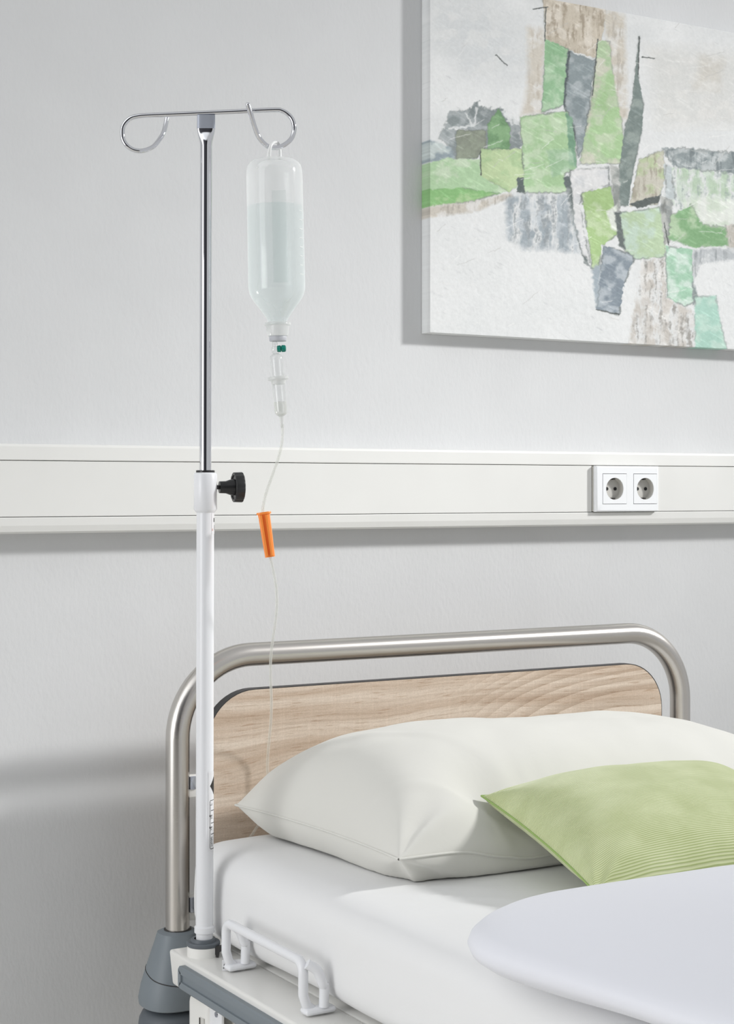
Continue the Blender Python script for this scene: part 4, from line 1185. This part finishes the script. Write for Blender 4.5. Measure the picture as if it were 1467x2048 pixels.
mb = MB(); mb.lathe(c_mid, cax, [(t * pxm, r * pxm) for t, r in ((54, 13.2), (62, 13.2), (96, 13.0), (116, 12.8), (120, 12.2), (123, 10), (125.5, 6), (126.5, 4.5))], 36)
lowc = make('lower_chamber', mb, M['clear'], ch, angle=60)
mb = MB(); mb.lathe(c_mid, cax, [(t * pxm, r * pxm) for t, r in ((97, 2), (97, 12.4), (116, 12.2), (120, 11.2), (123, 9), (124, 5))], 36)
make('chamber_liquid', mb, M['tubing'], ch, angle=50)
mb = MB(); mb.lathe(c_mid, cax, [(t * pxm, r * pxm) for t, r in ((124, 5.2), (126, 4.6), (138, 4.2), (140, 3.4), (148, 3.2))], 20)
make('outlet_nozzle', mb, M['milky'], iset, angle=50)
YPB = -0.200
D1 = depth(aty(540, 1480, YPB))
def td(py): 
    t = min(1, max(0, (py - 1130) / 400)); t = t * t * (3 - 2 * t)
    return DB + (D1 - DB) * t
tp_ = [(564.3, 848), (565, 866), (563, 888), (556, 918), (544.5, 950), (533, 983), (527, 1006), (525.6, 1026), (531, 1060), (538.5, 1108), (541.5, 1120), (547, 1145), (552, 1175), (553.5, 1205), (550.5, 1245), (545, 1280), (541, 1320), (541, 1360), (542.5, 1400), (541.5, 1440), (538, 1480), (535, 1515), (534.5, 1540), (538, 1562)]
pts = [atd(x, y, td(y)) for x, y in tp_]
for (x, y, Y) in ((548, 1590, -0.205), (540, 1625, -0.206), (517, 1650, -0.205), (505, 1668, -0.205), (497, 1684, -0.208)):
    pts.append(aty(x, y, Y))
pts.append(pts[-1] + Vector((-0.004, 0.002, -0.05)))
mb = MB(); mb.tube(smooth_path(pts, 6), 2.9 * pxm, 12); make('tubing', mb, M['tubing'], iset, angle=80)
# roller clamp
k0 = atd(527.3, 1027, td(1027)); k1 = atd(539.8, 1114, td(1110)); kax = (k1 - k0).normalized(); kl = (k1 - k0).length
kr = (RIGHT - kax * RIGHT.dot(kax)).normalized(); kf = kax.cross(kr)
if kf.dot(FWD) > 0: kf = -kf                      # towards the viewer side
def crect(t, w, d, e=4.0, n=28, off=0.0):
    c = k0 + kax * t + kf * off; r_ = []
    for k in range(n):
        a = 2 * PI * k / n; ca, sa = math.cos(a), math.sin(a); q = 1 / ((abs(ca) ** e + abs(sa) ** e) ** (1 / e))
        r_.append(c + kr * (w * ca * q) + kf * (d * sa * q))
    return r_
P_ = pxm
mb = MB(); mb.loft([crect(0.0, 12.2 * P_, 9 * P_), crect(0.10 * kl, 11.6 * P_, 9 * P_), crect(0.5 * kl, 11.2 * P_, 8 * P_), crect(kl, 9.8 * P_, 6.5 * P_)])
clp = setp(make('roller_clamp', mb, M['orange'], iset, angle=40), 'orange roller clamp')
mb = MB(); mb.loft([crect(-0.002, 14.2 * P_, 11 * P_, 3), crect(0.0, 14.8 * P_, 11.5 * P_, 3), crect(0.0012, 14.4 * P_, 11 * P_, 3)]); make('clamp_flange', mb, M['orange'], clp, angle=40)
mb = MB()
for s_ in (-1, 1):
    a = []
    for t, w in ((0.03, 5.4), (0.55, 5.0), (0.97, 4.6)):
        a.append([k0 + kax * (t * kl) + kr * ((s_ * w + dx) * P_) + kf * ((z_ - t * 2.2) * P_) for dx, z_ in ((-2.6, 7.0), (2.6, 7.0), (2.0, 14.5), (-2.0, 14.5))])
    mb.loft(a)
make('clamp_rib', mb, M['orange'], clp, angle=30)

# ------------------------------------------------------------------ light
def area(name, loc, target, size, energy, col=(1, 1, 1), size_y=None):
    l = bpy.data.lights.new(name, 'AREA'); l.energy = energy; l.color = col
    l.size = size
    if size_y: l.shape = 'RECTANGLE'; l.size_y = size_y
    o = bpy.data.objects.new(name, l); C.objects.link(o); o.location = loc
    o.rotation_euler = (Vector(target) - Vector(loc)).to_track_quat('-Z', 'Y').to_euler()
    return o
key = area('key_light', (5.0, -2.27, 3.28), (1.10, 0.0, 1.10), 0.40, 9.6, (1, 0.995, 0.985))
key.data.spread = math.radians(38)
fill = area('fill_light', (-2.4, -1.20, 1.35), (1.2, -0.5, 0.85), 1.5, 9, (1, 1, 1))
fill.data.spread = math.radians(120)
w = bpy.data.worlds.new('studio'); bpy.context.scene.world = w; w.use_nodes = True
nt = w.node_tree; N = nt.nodes; L = nt.links
bg = N['Background']; bg.inputs['Strength'].default_value = 0.56
tc = N.new('ShaderNodeTexCoord'); sp = N.new('ShaderNodeSeparateXYZ'); L.new(tc.outputs['Generated'], sp.inputs[0])
# a dark part of the studio behind the camera, between bright walls
vd = N.new('ShaderNodeVectorMath'); vd.operation = 'DOT_PRODUCT'
dkdir = Vector((-0.624, -0.781, 0.0)).normalized(); vd.inputs[1].default_value = dkdir
L.new(tc.outputs['Generated'], vd.inputs[0])
cr = N.new('ShaderNodeValToRGB'); L.new(vd.outputs['Value'], cr.inputs['Fac'])
cr.color_ramp.elements[0].position = 0.82; cr.color_ramp.elements[0].color = (0.97, 0.985, 1, 1)
cr.color_ramp.elements[1].position = 0.855; cr.color_ramp.elements[1].color = (0.04, 0.04, 0.045, 1)
# bright zone added at the world's left to light chrome and bed side
vd2 = N.new('ShaderNodeVectorMath'); vd2.operation = 'DOT_PRODUCT'
vd2.inputs[1].default_value = Vector((-0.97, -0.16, 0.10)).normalized()
L.new(tc.outputs['Generated'], vd2.inputs[0])
cr3 = N.new('ShaderNodeValToRGB'); L.new(vd2.outputs['Value'], cr3.inputs['Fac'])
cr3.color_ramp.elements[0].position = 0.55; cr3.color_ramp.elements[0].color = (1, 1, 1, 1)
cr3.color_ramp.elements[1].position = 0.85; cr3.color_ramp.elements[1].color = (4.0, 4.0, 4.0, 1)
mm = N.new('ShaderNodeMixRGB'); mm.blend_type = 'MULTIPLY'; mm.inputs['Fac'].default_value = 1
L.new(cr.outputs[0], mm.inputs['Color1']); L.new(cr3.outputs[0], mm.inputs['Color2'])
L.new(mm.outputs[0], bg.inputs['Color'])
sc_ = bpy.context.scene
sc_.view_settings.view_transform = 'Standard'; sc_.view_settings.look = 'None'
sc_.view_settings.exposure = 0.0; sc_.view_settings.gamma = 1.0
sc_.cycles.max_bounces = 12; sc_.cycles.transparent_max_bounces = 24
sc_.cycles.use_denoising = True
